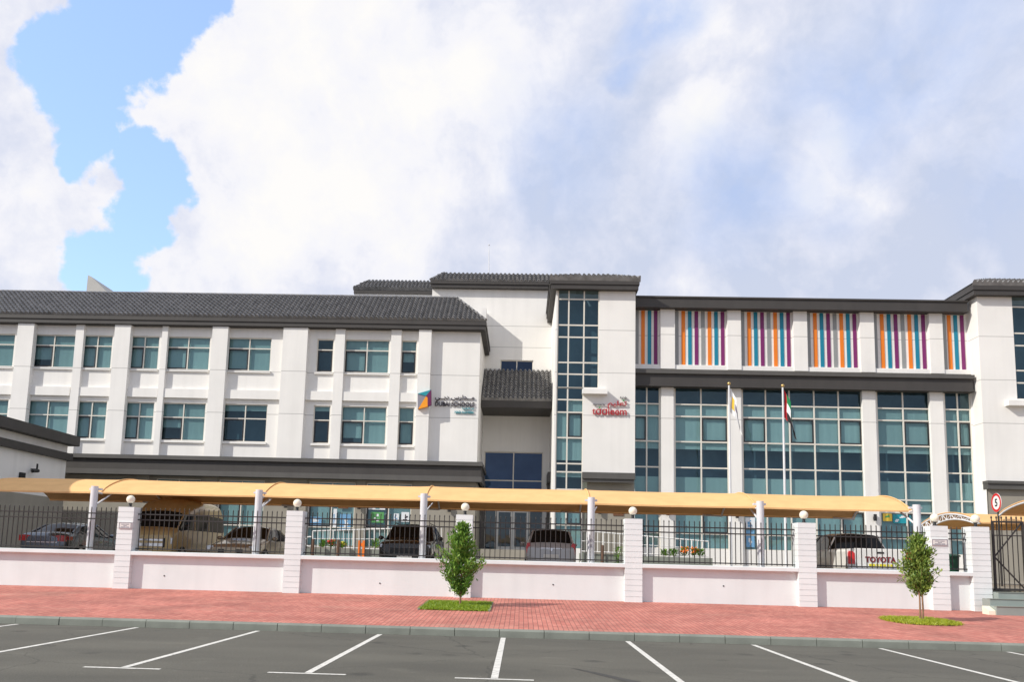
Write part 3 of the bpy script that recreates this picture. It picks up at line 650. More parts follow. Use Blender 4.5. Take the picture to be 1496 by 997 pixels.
for a, b in ((448, 488), (502, 570), (585, 611)):
    z = gz(530, 574, YL); m = MB(); m.box(gx(a, 518, YL) - .14, gx(b, 518, YL) + .14, YL - .19, YL + .01, z - .56, z); part('spandrel', m, m_left, sch)
# roof
XE = gx(709.5, 468, 49.55); ZT = gz(550, 467.3, 49.55); RUN = 3.0; RZ = ZT + .80 * RUN
m = MB()
m.box(-40, XE, 49.5, 49.62, ZE, ZT - .28); m.box(-40, XE + .06, 49.44, 49.62, ZT - .28, ZT - .02)
m.box(XE - .12, XE, 49.62, 56, ZE, ZT - .28); m.box(XE - .12, XE + .06, 49.62, 56, ZT - .28, ZT - .02); m.box(-40, XE - .12, 49.62, 50.02, ZE - .03, ZE + .1); m.box(XRL + .01, XE - .12, 50.02, 56, ZE - .03, ZE + .1)
part('fascia', m, m_dark, sch)
m = MB(); xt = XE - 2.1
tiles(m, (-40, 49.42, ZT), (XE + .05, 49.42, ZT), (-40, 49.42 + RUN, RZ), (xt, 49.42 + RUN, RZ))
m.quad((XE, 49.44, ZT), (XE, 56, ZT), (xt, 56, RZ), (xt, 49.44 + RUN, RZ)); m.quad((-40, 49.4 + RUN, RZ), (xt, 49.4 + RUN, RZ), (xt, 56, RZ - .4), (-40, 56, RZ - .4))
ridge(m, [(-40, 49.42 + RUN, RZ + .03), (xt, 49.42 + RUN, RZ + .03)]); ridge(m, [(XE + .03, 49.44, ZT + .06), (xt, 49.42 + RUN, RZ + .05)])
part('roof', m, m_tile, sch)
# stepped cornice over the ground floor and the taupe ground floor
zc = [ZCR] + [gz(500, y, 49.6) for y in (677.5, 693, 700.5)]
XC = gx(705, 680, 49.45)
m = MB(); m.box(-38, XC, 49.40, YL + .02, zc[1], zc[0] - .01); m.box(XC - .2, XC, YL + .02, 55, zc[1], zc[0] - .01); part('cornice', m, m_dark2, sch)
m = MB(); m.box(-38, XC - .1, 49.58, YL + .02, zc[2], zc[1]); m.box(XC - .3, XC - .1, YL + .02, 55, zc[2], zc[1]); part('cornice', m, m_dark, sch)
m = MB(); m.box(-38, XC - .04, 49.48, YL + .02, zc[3], zc[2]); m.box(XC - .2, XC - .04, YL + .02, 55, zc[3], zc[2]); part('cornice', m, m_dark2, sch)
GW = [(224, 290), (316.5, 384), (449, 517.5), (533.5, 600.5)]
zg = [gz(520, y, 50.3) for y in (806, 772, 732.5, 706)]
gops = [(gx(a, 755, 50.2), gx(b, 755, 50.2), zg[0], zg[3]) for a, b in GW] + [(gx(130, 755, 50.2), gx(196, 755, 50.2), zg[0], zg[3])][:0]
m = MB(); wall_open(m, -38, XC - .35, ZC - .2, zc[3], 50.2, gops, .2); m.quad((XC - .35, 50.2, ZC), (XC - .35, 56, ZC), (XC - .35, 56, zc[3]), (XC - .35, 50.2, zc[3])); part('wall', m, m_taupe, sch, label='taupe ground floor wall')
for (a, b, c, d) in gops:
    window([a + .03, (a + b) / 2, b - .03], zg[:1] + [zg[1], zg[2]] + [zg[3] - .03], 50.28, {(0, 0): 1, (1, 0): 1, (0, 1): 1, (1, 1): 1, (0, 2): 1, (1, 2): 1}, {(0, 1)})
for a, b in ((196, 214), (292, 314), (392, 446), (519, 532), (602, 694)): m = MB(); m.box(gx(a, 755, 50.1), gx(b, 755, 50.1), 50.06, 50.21, ZC - .2, zc[3] - .002); part('pilaster', m, m_taupe, sch)

# ---- upstand and slanted screen on the roofs
m = MB(); p = at(703.3, 449.5, 54.6); q = at(710, 470, 54.6); m.box(p.x, q.x, 54.6, 56.2, ZT - .3, p.z); part('parapet_upstand', m, m_center, sch)
Ys = 58; pts = [at(x, y, Ys) for x, y in ((126, 427), (128.5, 402), (133, 404), (160, 430))]
m = MB(); m.prism([(p.x, p.z) for p in pts], Ys, Ys + 3.2); part('stair_screen', m, mat('grey_screen_wall', (.46, .45, .42), .8, .08, 1), sch)

# ---- entrance block between the wings
YC = 56.; XT0 = gx(811, 520, 49.0)                   # left edge of the stair tower
ZEc = gz(715, 420.5, YC - .45); ZTc = gz(715, 411, YC - .45)
XC0 = gx(631, 440, YC)
wA = [gx(731, 534, 56.1), gx(779, 534, 56.1)]; zw = [gz(755, 541, 56.1) - .8, gz(755, 527, 56.1)]
eX = [gx(707, 690, YC + .1), gx(793, 690, YC + .1)]; eZ = [ZC + 1.15, gz(750, 661, YC + .1)]
m = MB(); wall_open(m, XC0, XT0 + .3, ZC - .1, ZEc, YC, [(wA[0], wA[1], zw[0], zw[1]), (eX[0], eX[1], eZ[0], eZ[1])], .25); part('wall', m, m_center, sch)
m = MB(); m.quad((XC0, YC, ZE), (XC0, 64, ZE), (XC0, 64, ZEc), (XC0, YC, ZEc)); part('wall', m, m_center, sch)
window([wA[0] + .03, (wA[0] + wA[1]) / 2, wA[1] - .03], [zw[0] + .02, zw[1] - .03], 56.1, {}, (), m_glass_dark)
XE0 = gx(628.5, 411, YC - .5)
m = MB(); m.box(XE0 + .08, XT0 + .6, YC - .40, YC + .02, ZEc, ZTc - .22); m.box(XE0, XT0 + .6, YC - .48, YC + .02, ZTc - .22, ZTc); m.box(XE0 + .08, XE0 + .2, YC + .02, 64, ZEc, ZTc - .22); m.box(XE0, XE0 + .2, YC + .02, 64, ZTc - .22, ZTc); part('fascia', m, m_dark, sch)
m = MB(); r_ = 1.15; tiles(m, (XE0, YC - .5, ZTc), (XT0 + 1, YC - .5, ZTc), (XE0 + r_ * .75, YC - .5 + r_, ZTc + .8 * r_), (XT0 + 1, YC - .5 + r_, ZTc + .8 * r_))
m.quad((XE0, YC - .5, ZTc), (XE0, 64, ZTc), (XE0 + r_ * .75, 64, ZTc + .8 * r_), (XE0 + r_ * .75, YC - .5 + r_, ZTc + .8 * r_)); m.quad((XE0 + r_ * .75, YC - .5 + r_, ZTc + .8 * r_), (XT0 + 1, YC - .5 + r_, ZTc + .8 * r_), (XT0 + 1, 64, ZTc), (XE0 + r_ * .75, 64, ZTc))
ridge(m, [(XE0, YC - .5, ZTc + .05), (XE0 + r_ * .75, YC - .5 + r_, ZTc + .8 * r_ + .04)])
part('roof', m, m_tile, sch)
p = at(714.5, 358, 58); q = at(715, 402, 58); m = MB(); m.tube([(q.x, 58, q.z - 1), (p.x, 58, p.z - .7), (p.x, 58, p.z)], [.03, .025, .012], 8); m.sphere((p.x, 58, p.z), .06, 8); part('antenna', m, m_postw, sch)
# far block behind
YF = 63.; a = at(517, 421.5, YF); b = at(517, 428.5, YF)
m = MB(); m.box(a.x + .1, 0, YF + .1, YF + 6, ZT, b.z); part('wall', m, m_center, sch)
m = MB(); m.box(a.x, 0, YF, YF + 6, b.z, a.z); part('fascia', m, m_dark, sch)
m = MB(); tiles(m, (a.x - .05, YF - .1, a.z), (0, YF - .1, a.z), (a.x + 1.0, YF + 1.3, a.z + 1.12), (0, YF + 1.3, a.z + 1.12)); m.quad((a.x, YF, a.z), (a.x, YF + 6, a.z), (a.x + 1., YF + 6, a.z + 1.1), (a.x + 1., YF + 1.3, a.z + 1.1)); part('roof', m, m_tile, sch)
# small tiled roof above the entrance
Yp = 52.6; ze1 = gz(755, 584.5, Yp); ze0 = gz(755, 596, Yp); xl, xr = gx(701.5, 590, Yp), gx(806, 590, Yp); zt_ = gz(755, 541.5, 56)
m = MB(); tiles(m, (XRL + .02, Yp - .05, ze1), (XT0 - .02, Yp - .05, ze1), (XRL + .02, 55.98, zt_), (XT0 - .02, 55.98, zt_)); part('roof', m, m_tile, sch)
m = MB(); m.box(XRL + .02, XT0 - .02, Yp, Yp + .14, ze0, ze1); m.box(XRL + .02, XT0 - .02, Yp + .14, 55.99, ze0 + .02, ze0 + .12); part('fascia', m, m_dark, sch)
# lower entrance wall under that roof stands a little forward
# entrance glazing and doors
ez = [gz(750, y, YC + .15) for y in (803, 745, 703)]
window([eX[0] + .03, (eX[0] + eX[1]) / 2, eX[1] - .03], [ez[1], ez[2], eZ[1] - .03], YC + .12, {}, (), m_glass_dark, fw=.075, name='window')
dX = [gx(p_, 775, YC + .1) for p_ in (707, 725, 748.5, 772, 793)]
window([dX[0] + .03, dX[1] - .06], [eZ[0], ez[1] - .05], YC + .14, {}, (), m_door_glass, name='side_light'); window([dX[3] + .06, dX[4] - .03], [eZ[0], ez[1] - .05], YC + .14, {}, (), m_door_glass, name='side_light')
for a, b, s in ((dX[1], dX[2], 1), (dX[2], dX[3], -1)):
    m = MB(); z0, z1 = eZ[0] + .01, ez[1] - .06; f = .14
    m.box(a + .01, a + f, YC + .1, YC + .16, z0, z1); m.box(b - f, b - .01, YC + .1, YC + .16, z0, z1); m.box(a + f, b - f, YC + .1, YC + .16, z1 - f, z1 - .001); m.box(a + f, b - f, YC + .1, YC + .16, z0, z0 + f * 1.5)
    d_ = part('door', m, m_white_rail, sch)
    m = MB(); m.quad((a + f, YC + .13, z0 + .1), (b - f, YC + .13, z0 + .1), (b - f, YC + .13, z1 - .1), (a + f, YC + .13, z1 - .1)); part('pane', m, m_door_glass, d_)
    m = MB(); hx = (b - f - .05) if s > 0 else (a + f + .05); m.tube([(hx, YC + .03, z0 + .8), (hx, YC + .03, z0 + 1.5)], .018, 8); m.box(hx - .01, hx + .01, YC + .03, YC + .1, z0 + .82, z0 + .86); m.box(hx - .01, hx + .01, YC + .03, YC + .1, z0 + 1.44, z0 + 1.48); part('handle', m, m_chrome, d_)
# side reveals of the porch: grey cladding columns
m = MB(); m.box(gx(799, 770, 54.5), XT0 - .01, 54.5, YC - .01, ZC, gz(803, 705, 54.5)); m.box(XRL - .5, gx(706.5, 770, 54.5), 54.5, YC - .01, ZC, gz(700, 705, 54.5)); part('porch_pier', m, m_dark2, sch, label='grey clad porch pier')
m = MB(); m.box(gx(800, 700, 53.5), XT0 - .005, 53.5, YC - .01, gz(803, 705, 53.5), gz(803, 690, 53.5)); part('cornice', m, m_dark2, sch)
# floor plinth and porch steps
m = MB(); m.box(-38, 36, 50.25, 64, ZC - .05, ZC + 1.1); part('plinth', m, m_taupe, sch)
m = MB()
for i in range(5): m.box(XRL - .2, XT0 + .2, 51.5 - .34 * i, 56, ZC, ZC + 1.12 - .2 * i)
part('step', m, m_concrete, sch)

# ---- stair tower
YT = 49.
tx = [gx(p_, 500, YT + .1) for p_ in (814, 830.3, 852.8, 875)]
XT1 = gx(928, 560, YT)
ZEt = gz(870, 422.5, YT - .4); ZTt = gz(870, 407.5, YT - .4)
trow_y = (803, 768, 716, 690.5, 678.3, 640.5, 603.2, 584.8, 567.3, 547.4, 530.4, 493.3, 475.7, 437.8, 423.5)
tz = [gz(845, y, YT + .1) for y in trow_y]
LW = len(trow_y) - 1; jL = trow_y.index(567.3)
ops = [(tx[0], tx[2], tz[0], tz[jL]), (tx[0], tx[3], tz[jL], tz[-1])]
XTn = gx(850.5, 640, YT + .1)
zDk = gz(885, 691, YT - .2)
m = MB(); wall_open(m, XT0, XT1, ZC, ZEt, YT, ops + [(tx[2], XT1, ZC, zDk - .3)], .12)
m.quad((XT0, YT, ZC), (XT0, 56, ZC), (XT0, 56, ZEt), (XT0, YT, ZEt)); m.quad((XT1, YT, zDk - .3), (XT1, 56, zDk - .3), (XT1, 56, ZEt), (XT1, YT, ZEt)); part('wall', m, m_tower, sch)
tb = {}
for j in range(LW):
    for i in range(3):
        if j < 4: tb[(i, j)] = 1 if j in (0, 1) else (0 if j == 3 else .25)
        elif j == 4: tb[(i, j)] = .86
        elif j == 5: tb[(i, j)] = 1
        elif j == 6: tb[(i, j)] = (0 if i == 0 else 1)
        elif i == 0 and j in (8, 9, 10, 11, 12): tb[(i, j)] = 0
window([tx[0] + .02, tx[1], tx[2], tx[3] - .02], tz, YT + .06, tb, {(1, 5), (1, 1)}, m_glass, fw=.085, skip={(2, j) for j in range(jL)})
m = MB(); zl = gz(868, 575.5, YT - .4); m.box(gx(851, 572, YT - .4), gx(887.5, 572, YT - .4), YT - .42, YT + .01, zl, gz(868, 568.5, YT - .4)); part('ledge', m, m_tower, sch)
xd0, xd1 = gx(829, 698, YT - .25), gx(927.5, 698, YT - .25)
m = MB(); m.box(tx[2] - .02, xd1 + .02, YT - .28, YT + .02, gz(885, 700, YT - .25), zDk); m.box(tx[2] + .02, xd1 - .05, YT - .18, YT + .02, gz(885, 705, YT - .25), gz(885, 700, YT - .25)); part('cornice', m, m_dark2, sch)
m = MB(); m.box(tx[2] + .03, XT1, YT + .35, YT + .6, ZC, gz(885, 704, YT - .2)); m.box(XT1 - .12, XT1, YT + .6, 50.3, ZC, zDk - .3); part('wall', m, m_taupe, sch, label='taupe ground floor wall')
xa, xb = gx(804, 410, YT - .45), gx(934.5, 410, YT - .45)
m = MB(); zm_ = ZEt + (ZTt - ZEt) * .45
m.box(xa + .06, xb - .06, YT - .40, YT + .02, ZEt, zm_); m.box(xa, xb, YT - .46, YT + .02, zm_, ZTt - .02)
for s, (u0, u1) in ((0, (xa, XT0 + .02)), (1, (XT1 - .02, xb))): m.box(u0 + (.06 if s == 0 else 0), u1 - (.06 if s else 0), YT + .02, 57, ZEt, zm_); m.box(u0, u1, YT + .02, 57, zm_, ZTt - .02)
part('fascia', m, m_dark, sch)
m = MB(); r_ = 1.9; zt2 = ZTt + .42 * r_
tiles(m, (xa - .06, YT - .52, ZTt), (xb + .06, YT - .52, ZTt), (xa + r_, YT - .52 + r_, zt2), (xb - r_, YT - .52 + r_, zt2))
m.quad((xa - .06, YT - .5, ZTt), (xa - .06, 57, ZTt), (xa + r_, 57, zt2), (xa + r_, YT - .5 + r_, zt2)); m.quad((xb + .06, YT - .5, ZTt), (xb + .06, 57, ZTt), (xb - r_, 57, zt2), (xb - r_, YT - .5 + r_, zt2)); m.quad((xa + r_, YT - .5 + r_, zt2), (xb - r_, YT - .5 + r_, zt2), (xb - r_, 57, zt2), (xa + r_, 57, zt2))
part('roof', m, m_tile, sch)

# ---- right hand hall with coloured fins above a glass wall
YR = 50.1; XR1 = gx(1414, 480, YR) + .6
zP1, zP0 = gz(1160, 435.8, YR - .55), gz(1160, 450, YR - .55)
zF1, zF0 = gz(1073, 449, YR), gz(1073, 535, YR + .05)
zS0 = gz(1073, 541.5, YR)
m = MB(); m.box(XT1 + .01, gx(1413, 440, YR - .55), YR - .55, YR + .1, zP0, zP1 - .1); m.box(XT1 + .01, gx(1413, 440, YR - .55) + .03, YR - .62, YR + .1, zP1 - .1, zP1); m.box(XT1 + .01, gx(1414.5, 440, YR - .55), YR - .60, YR + .1, zP0 - .10, zP0); part('parapet', m, m_dark, sch)
bays = [(928.5, 964), (985.6, 1061.8), (1082, 1158), (1178.5, 1255), (1276, 1356), (1376, 1412)]
bx = [(gx(a, 491, YR), gx(b, 491, YR)) for a, b in bays]; bx[0] = (XT1 + .005, bx[0][1]); bx[-1] = (bx[-1][0], XR1)
m = MB(); wall_open(m, XT1, XR1, zS0 - .02, zP0 - .05, YR, [(a, b, zF0, zP0 - .10) for a, b in bx], .18)
part('wall', m, m_right, sch)
m = MB(); m.box(XT1, XR1, YR + .17, YR + .3, zF0 - .2, zP0); part('fin_backing', m, m_right, sch)
FC = [('grey', m_fgrey), ('orange', m_forange), ('teal', m_fteal), ('purple', m_fpurple)]
for bi, (a, b) in enumerate(bays):
    if bi == 0: cs = [(930.5, 0), (939.5, 1), (949, 2), (958, 3)]
    elif bi == 5: cs = [(1380, 0), (1387.5, 1), (1397, 2), (1406.5, 3)]
    else: cs = [(a + 3.2 + 9.62 * k * (b - a) / 76.4, k % 4) for k in range(8)]
    for px, c in cs:
        x = gx(px, 491, YR + .12); m = MB(); m.box(x - .112, x + .112, YR + .135, YR + .168, zF0 + .005, zP0 - .09)
        part('fin', m, FC[c][1], sch, label=FC[c][0] + ' vertical fin')
# dark band
zD1, zD1b, zD0 = gz(1160, 543.5, YR - .7), gz(1160, 549, YR - .7), gz(1160, 568.3, YR - .5)
xbE = gx(1423, 555, YR - .6)
m = MB(); m.box(XT1 + .01, xbE, YR - .70, YR + .1, zD1b, zD1); part('cornice', m, m_dark2, sch)
m = MB(); m.box(XT1 + .01, xbE - .05, YR - .55, YR + .1, zD0 + .1, zD1b); m.box(XT1 + .01, xbE + .05, YR - .60, YR + .1, zD0, zD0 + .1); part('cornice', m, m_dark, sch)
# glass wall
ry = (810, 787.5, 749.8, 731.3, 690.6, 652.5, 615.2, 597.5, 571)
rz = [gz(1320, y, YR + .1) for y in ry]
GB = [[928.5, 944.7, 964], [985.2, 1024.2, 1064], [1084.2, 1119, 1153.8, 1190, 1225.8, 1260.3], [1281.5, 1320.3, 1359.3], [1380.8, 1400.5, 1419.5]]
gxs = [[gx(p_, 640 if k < 3 else 640, YR + .1) for p_ in row] for k, row in enumerate(GB)]
# columns converge slightly in the picture, so read each at its own height
gops = [(r[0], r[-1], rz[0], zD0 + .01) for r in gxs]; gops[0] = (XT1 + .005, *gops[0][1:])
gxs[0][0] = XT1 + .03
m = MB(); wall_open(m, XT1, XR1, ZC, zD0 + .02, YR, gops, .14); part('wall', m, m_right, sch)
for k, r in enumerate(gxs):
    bl = {}; sa = set()
    for i in range(len(r) - 1):
        for j, f in enumerate((1, 1, 1, .66 if False else 1, 1, .26, 1, 1)): bl[(i, j)] = f
        bl[(i, 7)] = 0; bl[(i, 6)] = 1; bl[(i, 5)] = 1; bl[(i, 4)] = .26; bl[(i, 3)] = 0
    if k in (0, 4): sa = {(0 if k == 0 else 1, 5)}
    elif k in (1, 3): sa = {(1, 5), (1, 1)}
    else: sa = {(0, 5), (2, 5), (4, 5), (4, 1)}
    w_ = window([r[0] + .03] + r[1:-1] + [r[-1] - .03], rz, YR + .06, bl, sa, m_glass, fw=.085)
    # lower blinds rising from the sill of the tall lights
    m = MB()
    for i in range(len(r) - 1): m.quad((r[i] + .04, YR + .2, rz[3] + .04), (r[i + 1] - .04, YR + .2, rz[3] + .04), (r[i + 1] - .04, YR + .2, rz[3] + (rz[4] - rz[3]) * .66), (r[i] + .04, YR + .2, rz[3] + (rz[4] - rz[3]) * .66))
    part('blind', m, m_blind, w_)
for a, b in ((966, 984), (1067, 1083), (1261.5, 1280.5), (1360.5, 1379.8)):
    m = MB(); m.box(gx(a, 640, YR - .2), gx(b, 640, YR - .2), YR - .22, YR + .005, ZC, zD0 - .001); part('pilaster', m, m_right, sch)
for i in range(5):
    m = MB(); m.box(bx[i][1] + .01, bx[i + 1][0] - .01, YR - .16, YR + .005, zS0, zP0 - .101); part('pilaster', m, m_right, sch)
m = MB(); m.box(XT1 + .01, XR1 - .01, YR - .1, YR + .003, zS0 - .01, zF0 - .05); part('sill', m, m_right, sch)

# ---- right hand corner block
YB = 49.; XB0 = gx(1427, 430, YB)
XB0 = (XB0 + gx(1437, 640, YB)) / 2
ZEb = gz(1460, 431, YB - .4); ZTb = gz(1460, 414.5, YB - .4)
wb0 = gx(1480, 500, YB + .1); brow_y = (584, 560, 542, 505.5, 487.5, 449, 433); bz = [gz(1490, y, YB + .1) for y in brow_y]
zBk = gz(1470, 704.5, YB - .2)
wcol = [wb0, wb0 + .95, wb0 + 1.85, wb0 + 2.5]
m = MB(); wall_open(m, XB0, XB0 + 7, zBk - .3, ZEb, YB, [(wcol[0], wcol[3], bz[0], bz[-1])], .12); m.quad((XB0, YB, ZC), (XB0, 56, ZC), (XB0, 56, ZEb), (XB0, YB, ZEb)); m.quad((XB0 + 7, YB, ZC), (XB0 + 7, 60, ZC), (XB0 + 7, 60, ZEb), (XB0 + 7, YB, ZEb)); part('wall', m, m_tower, sch)
window(wcol, bz, YB + .06, {(0, j): 0 for j in range(6)}, (), m_glass, fw=.085)
m = MB(); m.box(gx(1473.5, 588, YB - .4), wcol[1], YB - .42, YB + .01, gz(1485, 592.5, YB - .4), gz(1485, 585, YB - .4)); part('ledge', m, m_tower, sch)
m = MB(); m.box(XB0 + .01, XB0 + 7, YB + .06, YB + .5, ZC, zBk); part('wall', m, m_taupe, sch, label='taupe ground floor wall')
m = MB(); m.box(XB0 - .03, XB0 + 7, YB - .2, YB + .29, gz(1470, 715.5, YB - .2), zBk); m.box(XB0 - .05, XB0 + 7, YB - .28, YB + .29, zBk - .12, zBk + .05); part('cornice', m, m_dark2, sch)
xa = gx(1421.5, 415, YB - .45)
zm_ = ZEb + (ZTb - ZEb) * .42
m = MB(); m.box(xa + .06, XB0 + 7.4, YB - .40, YB + .02, ZEb, zm_); m.box(xa, XB0 + 7.4, YB - .46, YB + .02, zm_, ZTb - .02); m.box(xa + .06, XB0 + .02, YB + .02, 60, ZEb, zm_); m.box(xa, XB0 + .02, YB + .02, 60, zm_, ZTb - .02); part('fascia', m, m_dark, sch)
m = MB(); zt2 = ZTb + .42 * 1.9; r_ = 1.9
tiles(m, (xa - .06, YB - .52, ZTb), (XB0 + 7.4, YB - .52, ZTb), (xa + r_, YB - .52 + r_, zt2), (XB0 + 7.4, YB - .52 + r_, zt2)); m.quad((xa - .06, YB - .5, ZTb), (xa - .06, 60, ZTb), (xa + r_, 60, zt2), (xa + r_, YB - .5 + r_, zt2)); m.quad((xa + r_, YB - .5 + r_, zt2), (XB0 + 7.4, YB - .5 + r_, zt2), (XB0 + 7.4, 60, zt2), (xa + r_, 60, zt2)); part('roof', m, m_tile, sch)
# inside: dim room shells behind all glazing
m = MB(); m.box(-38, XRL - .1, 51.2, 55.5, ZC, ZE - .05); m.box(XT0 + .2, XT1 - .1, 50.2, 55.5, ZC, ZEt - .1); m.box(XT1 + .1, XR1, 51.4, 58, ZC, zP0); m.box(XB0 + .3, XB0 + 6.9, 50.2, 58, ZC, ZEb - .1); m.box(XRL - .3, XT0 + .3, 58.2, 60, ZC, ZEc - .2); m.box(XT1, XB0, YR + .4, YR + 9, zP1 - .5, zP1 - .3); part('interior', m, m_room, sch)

# ---- side building on the far left
XA = gx(95.5, 690, 47.); an = thing('side_building', (XA - 4, 36, ZC), 'low white flat roofed building with two dark bands at the far left edge', 'building')
zAT = gz(110, 638, 47); zAb = gz(110, 652, 47); zA2 = gz(96, 663.5, 47); zA3 = gz(96, 673.5, 47)
m = MB(); m.box(XA - 14, XA, 22.2, 47, ZC, zAb); part('wall', m, mat('white_plaster_side', WHITE, .85, .05, .5, .12, 60, dirt=.08), an)
m = MB(); m.box(XA - 14, XA + .55, 22, 47.3, zAb, zAT); part('roof_band', m, m_dark, an)
m = MB(); m.box(XA - .02, XA + .30, 22, 47.15, zA3, zA2); part('roof_band', m, m_dark, an)
m = MB(); m.box(XA + .02, -19.55, 23.3, 28.6, ZW - .1, 6.85); part('unseen_shade_block', m, MATS['white_plaster_side'], an)  # unseen block, added out of view to shade the canopy's left end
m = MB(); m.box(XA + .02, -19.52, 23.27, 28.63, 6.85, 7.4); part('roof_band', m, m_dark, an)  # dark top band of the added unseen block
m = MB(); m.box(XA - .02, XA + .03, 22.2, 47.02, ZC, gz(50, 716, 40)); part('plinth', m, m_taupe, an)
Yk = XA * FPX / (30 - 760) ; Yk = 43.6
c0 = at(30, 687, Yk); t = thing('security_camera', (XA, Yk, c0.z), 'dark security camera on a bracket on the white side building wall', 'camera')
m = MB(); m.bar((XA + .02, Yk, c0.z + .05), (XA + .35, Yk, c0.z + .05), .06); m.bar((XA + .35, Yk, c0.z), (XA + .35, Yk, c0.z + .35), .07); part('bracket', m, m_black, t)
m = MB(); m.tube([(XA + .35, Yk - .4, c0.z - .09), (XA + .35, Yk + .12, c0.z - .02)], .095, 12); part('camera_body', m, m_black, t)
m = MB(); zz = gz(24, 694, Yk - .9); m.box(XA + .01, XA + .16, Yk - 1.0, Yk - .65, zz - .2, zz + .12); solo('junction_box', m, m_black, (XA, Yk - .8, zz), 'small black junction box on the white wall below the security camera', 'box')

# ------------------------------------------------------------------ shade canopies over the parking
def canopy(x0, x1, y0, dep, zf, rise, colx, label, sag=.06, truss=False, close=True, holdY=None):
    t = thing('shade_canopy', ((x0 + x1) / 2, y0 + dep / 2, ZC), label, 'canopy', 'tan fabric shade canopies')
    prof = lambda u: (y0 + dep * u, zf + rise * math.sin(math.pi * u) ** .75)
    m = MB(); nx = int((x1 - x0) / .2); nu = 26; cs = sorted(colx); vs = []; rnd = random.Random(int(x0 * 10))
    for i in range(nx + 1):
        x = x0 + (x1 - x0) * i / nx; lo_ = max([c for c in cs if c <= x] + [x0 - 1]); hi_ = min([c for c in cs if c > x] + [x1 + 1]); f_ = (x - lo_) / (hi_ - lo_); s = 4 * f_ * (1 - f_)
        for k in range(nu + 1):
            u = k / nu; y, z = prof(u); b = math.sin(math.pi * u)
            z -= sag * s * (.12 + abs(math.sin(2 * math.pi * u)) ** .7) + .004 * math.sin(x * 2.3 + u * 7) * b; y += (.05 * s if u < .5 else -.05 * s) * (1 - b)
            vs.append((x, y, z))
    fs = [(i * (nu + 1) + k, (i + 1) * (nu + 1) + k, (i + 1) * (nu + 1) + k + 1, i * (nu + 1) + k + 1) for i in range(nx) for k in range(nu)]
    m.add(vs, fs, True); part('fabric', m, m_fabric, t)
    for k in (0, nu):
        m = MB()
        for i in range(nx):
            a = Vector(vs[i * (nu + 1) + k]); b = Vector(vs[(i + 1) * (nu + 1) + k]); dz = Vector((0, 0, .05)); e_ = Vector((0, .004 if k else -.004, 0))
            m.quad(a + e_, b + e_, b - dz + e_, a - dz + e_)
        part('hem', m, m_fabric, t)
    for c in cs:
        m = MB(); pts = [(c, *(lambda p: (p[0], p[1] - .05))(prof(k / 14))) for k in range(15)]
        m.tube([(c, y0 - .5 if holdY is None else holdY, zf - .02)] + pts, .035, 8)
        if truss:
            low = [(p[0], y0 + dep * (.06 + .88 * k / 14), p[2] - .34 * (k / 14) ** .6) for k, p in enumerate(pts)]; m.tube(low, .03, 8)
            for k in range(0, 14): m.tube([pts[k], low[k + 1] if k % 2 == 0 else low[k]], .018, 6); m.tube([low[k], pts[k + 1]] if k % 2 else [low[k], pts[k]], .018, 6)
        part('rib', m, m_postw, t)
        m = MB(); m.tube([(c, p_[0], p_[1] + .012) for p_ in (prof(k / 20) for k in range(21))], .022, 6); part('seam', m, m_fabric, t)
    return t, prof
CC = [gx(p, y, 25.55) for p, y in ((134.5, 760), (376, 764), (618, 768), (863.5, 772), (1111, 776), (1340.5, 780))]
y0c = 26.0; zfc = gz(900, 736.5, 26.0); zcr = gz(900, 717.5, 28.2)
xe = gx(1331, 742, 26.) + .05
cpy, prof = canopy(-17.8, xe, y0c, 4.5, zfc, (zcr - zfc), CC, 'long tan fabric carport canopy on white posts running behind the boundary wall', .085, holdY=25.6)
zct = gz(1340, 738, 25.55)
for c in CC:
    m = MB(); m.tube([(c, 25.55, ZC), (c, 25.55, zct)], .112, 20); m.box(c - .2, c + .2, 25.4, 25.72, ZC, ZC + .02)
    part('post', m, m_postw, cpy)
    m = MB(); m.tube([(c, 25.62, zct - .62), (c, 27.3, zfc + .30)], .032, 8); m.tube([(c, 25.62, zct - .62), (c + .22, 26.1, zfc - .1)], .02, 6); m.box(c + .08, c + .19, 25.58, 25.70, zct - .12, zct - .06); m.box(c - .19, c - .08, 25.58, 25.70, zct - .12, zct - .06)
    part('brace', m, m_postw, cpy)
    m = MB(); m.tube([(c, 30.3, zfc - .06), (c - .7, 30.45, zfc - .03)], .035, 8); part('edge_bracket', m, m_postw, cpy)
x2 = gx(1386, 752, 32.3); z2 = gz(1430, 763, 30.0); zc2 = gz(1440, 751, 32.3)
c2, _ = canopy(x2, x2 + 9, 30.2, 4.6, z2, zc2 - z2, [x2 + .02, x2 + 4.5, x2 + 9], 'tan canopy ending in an exposed white truss arch behind the two gate pillars', .05, truss=True, holdY=30.2)
for dx in (4.5, 9):
    m = MB(); m.tube([(x2 + dx, 34.9, ZC), (x2 + dx, 34.9, z2)], .09, 14); part('post', m, m_postw, c2)
m = MB(); m.tube([(x2 + .02, 34.9, ZC), (x2 + .02, 34.9, z2)], .05, 14); part('post', m, m_postw, c2)
x3 = gx(1477, 742, 28.) + .62; z3 = gz(1480, 752, 29.8); zc3 = gz(1496, 735, 28)
c3, _ = canopy(x3, x3 + 7, 25.9, 3.9, z3, zc3 - z3 + .1, [x3 + .02, x3 + 3.5, x3 + 7], 'tan fabric canopy with a white arch at the far right edge behind the speed sign', .05, holdY=25.9)
m = MB(); m.tube([(x3 + 3.5, 25.8, ZC), (x3 + 3.5, 25.8, z3)], .09, 14); m.tube([(x3 + 7, 25.8, ZC), (x3 + 7, 25.8, z3)], .09, 14); part('post', m, m_postw, c3)

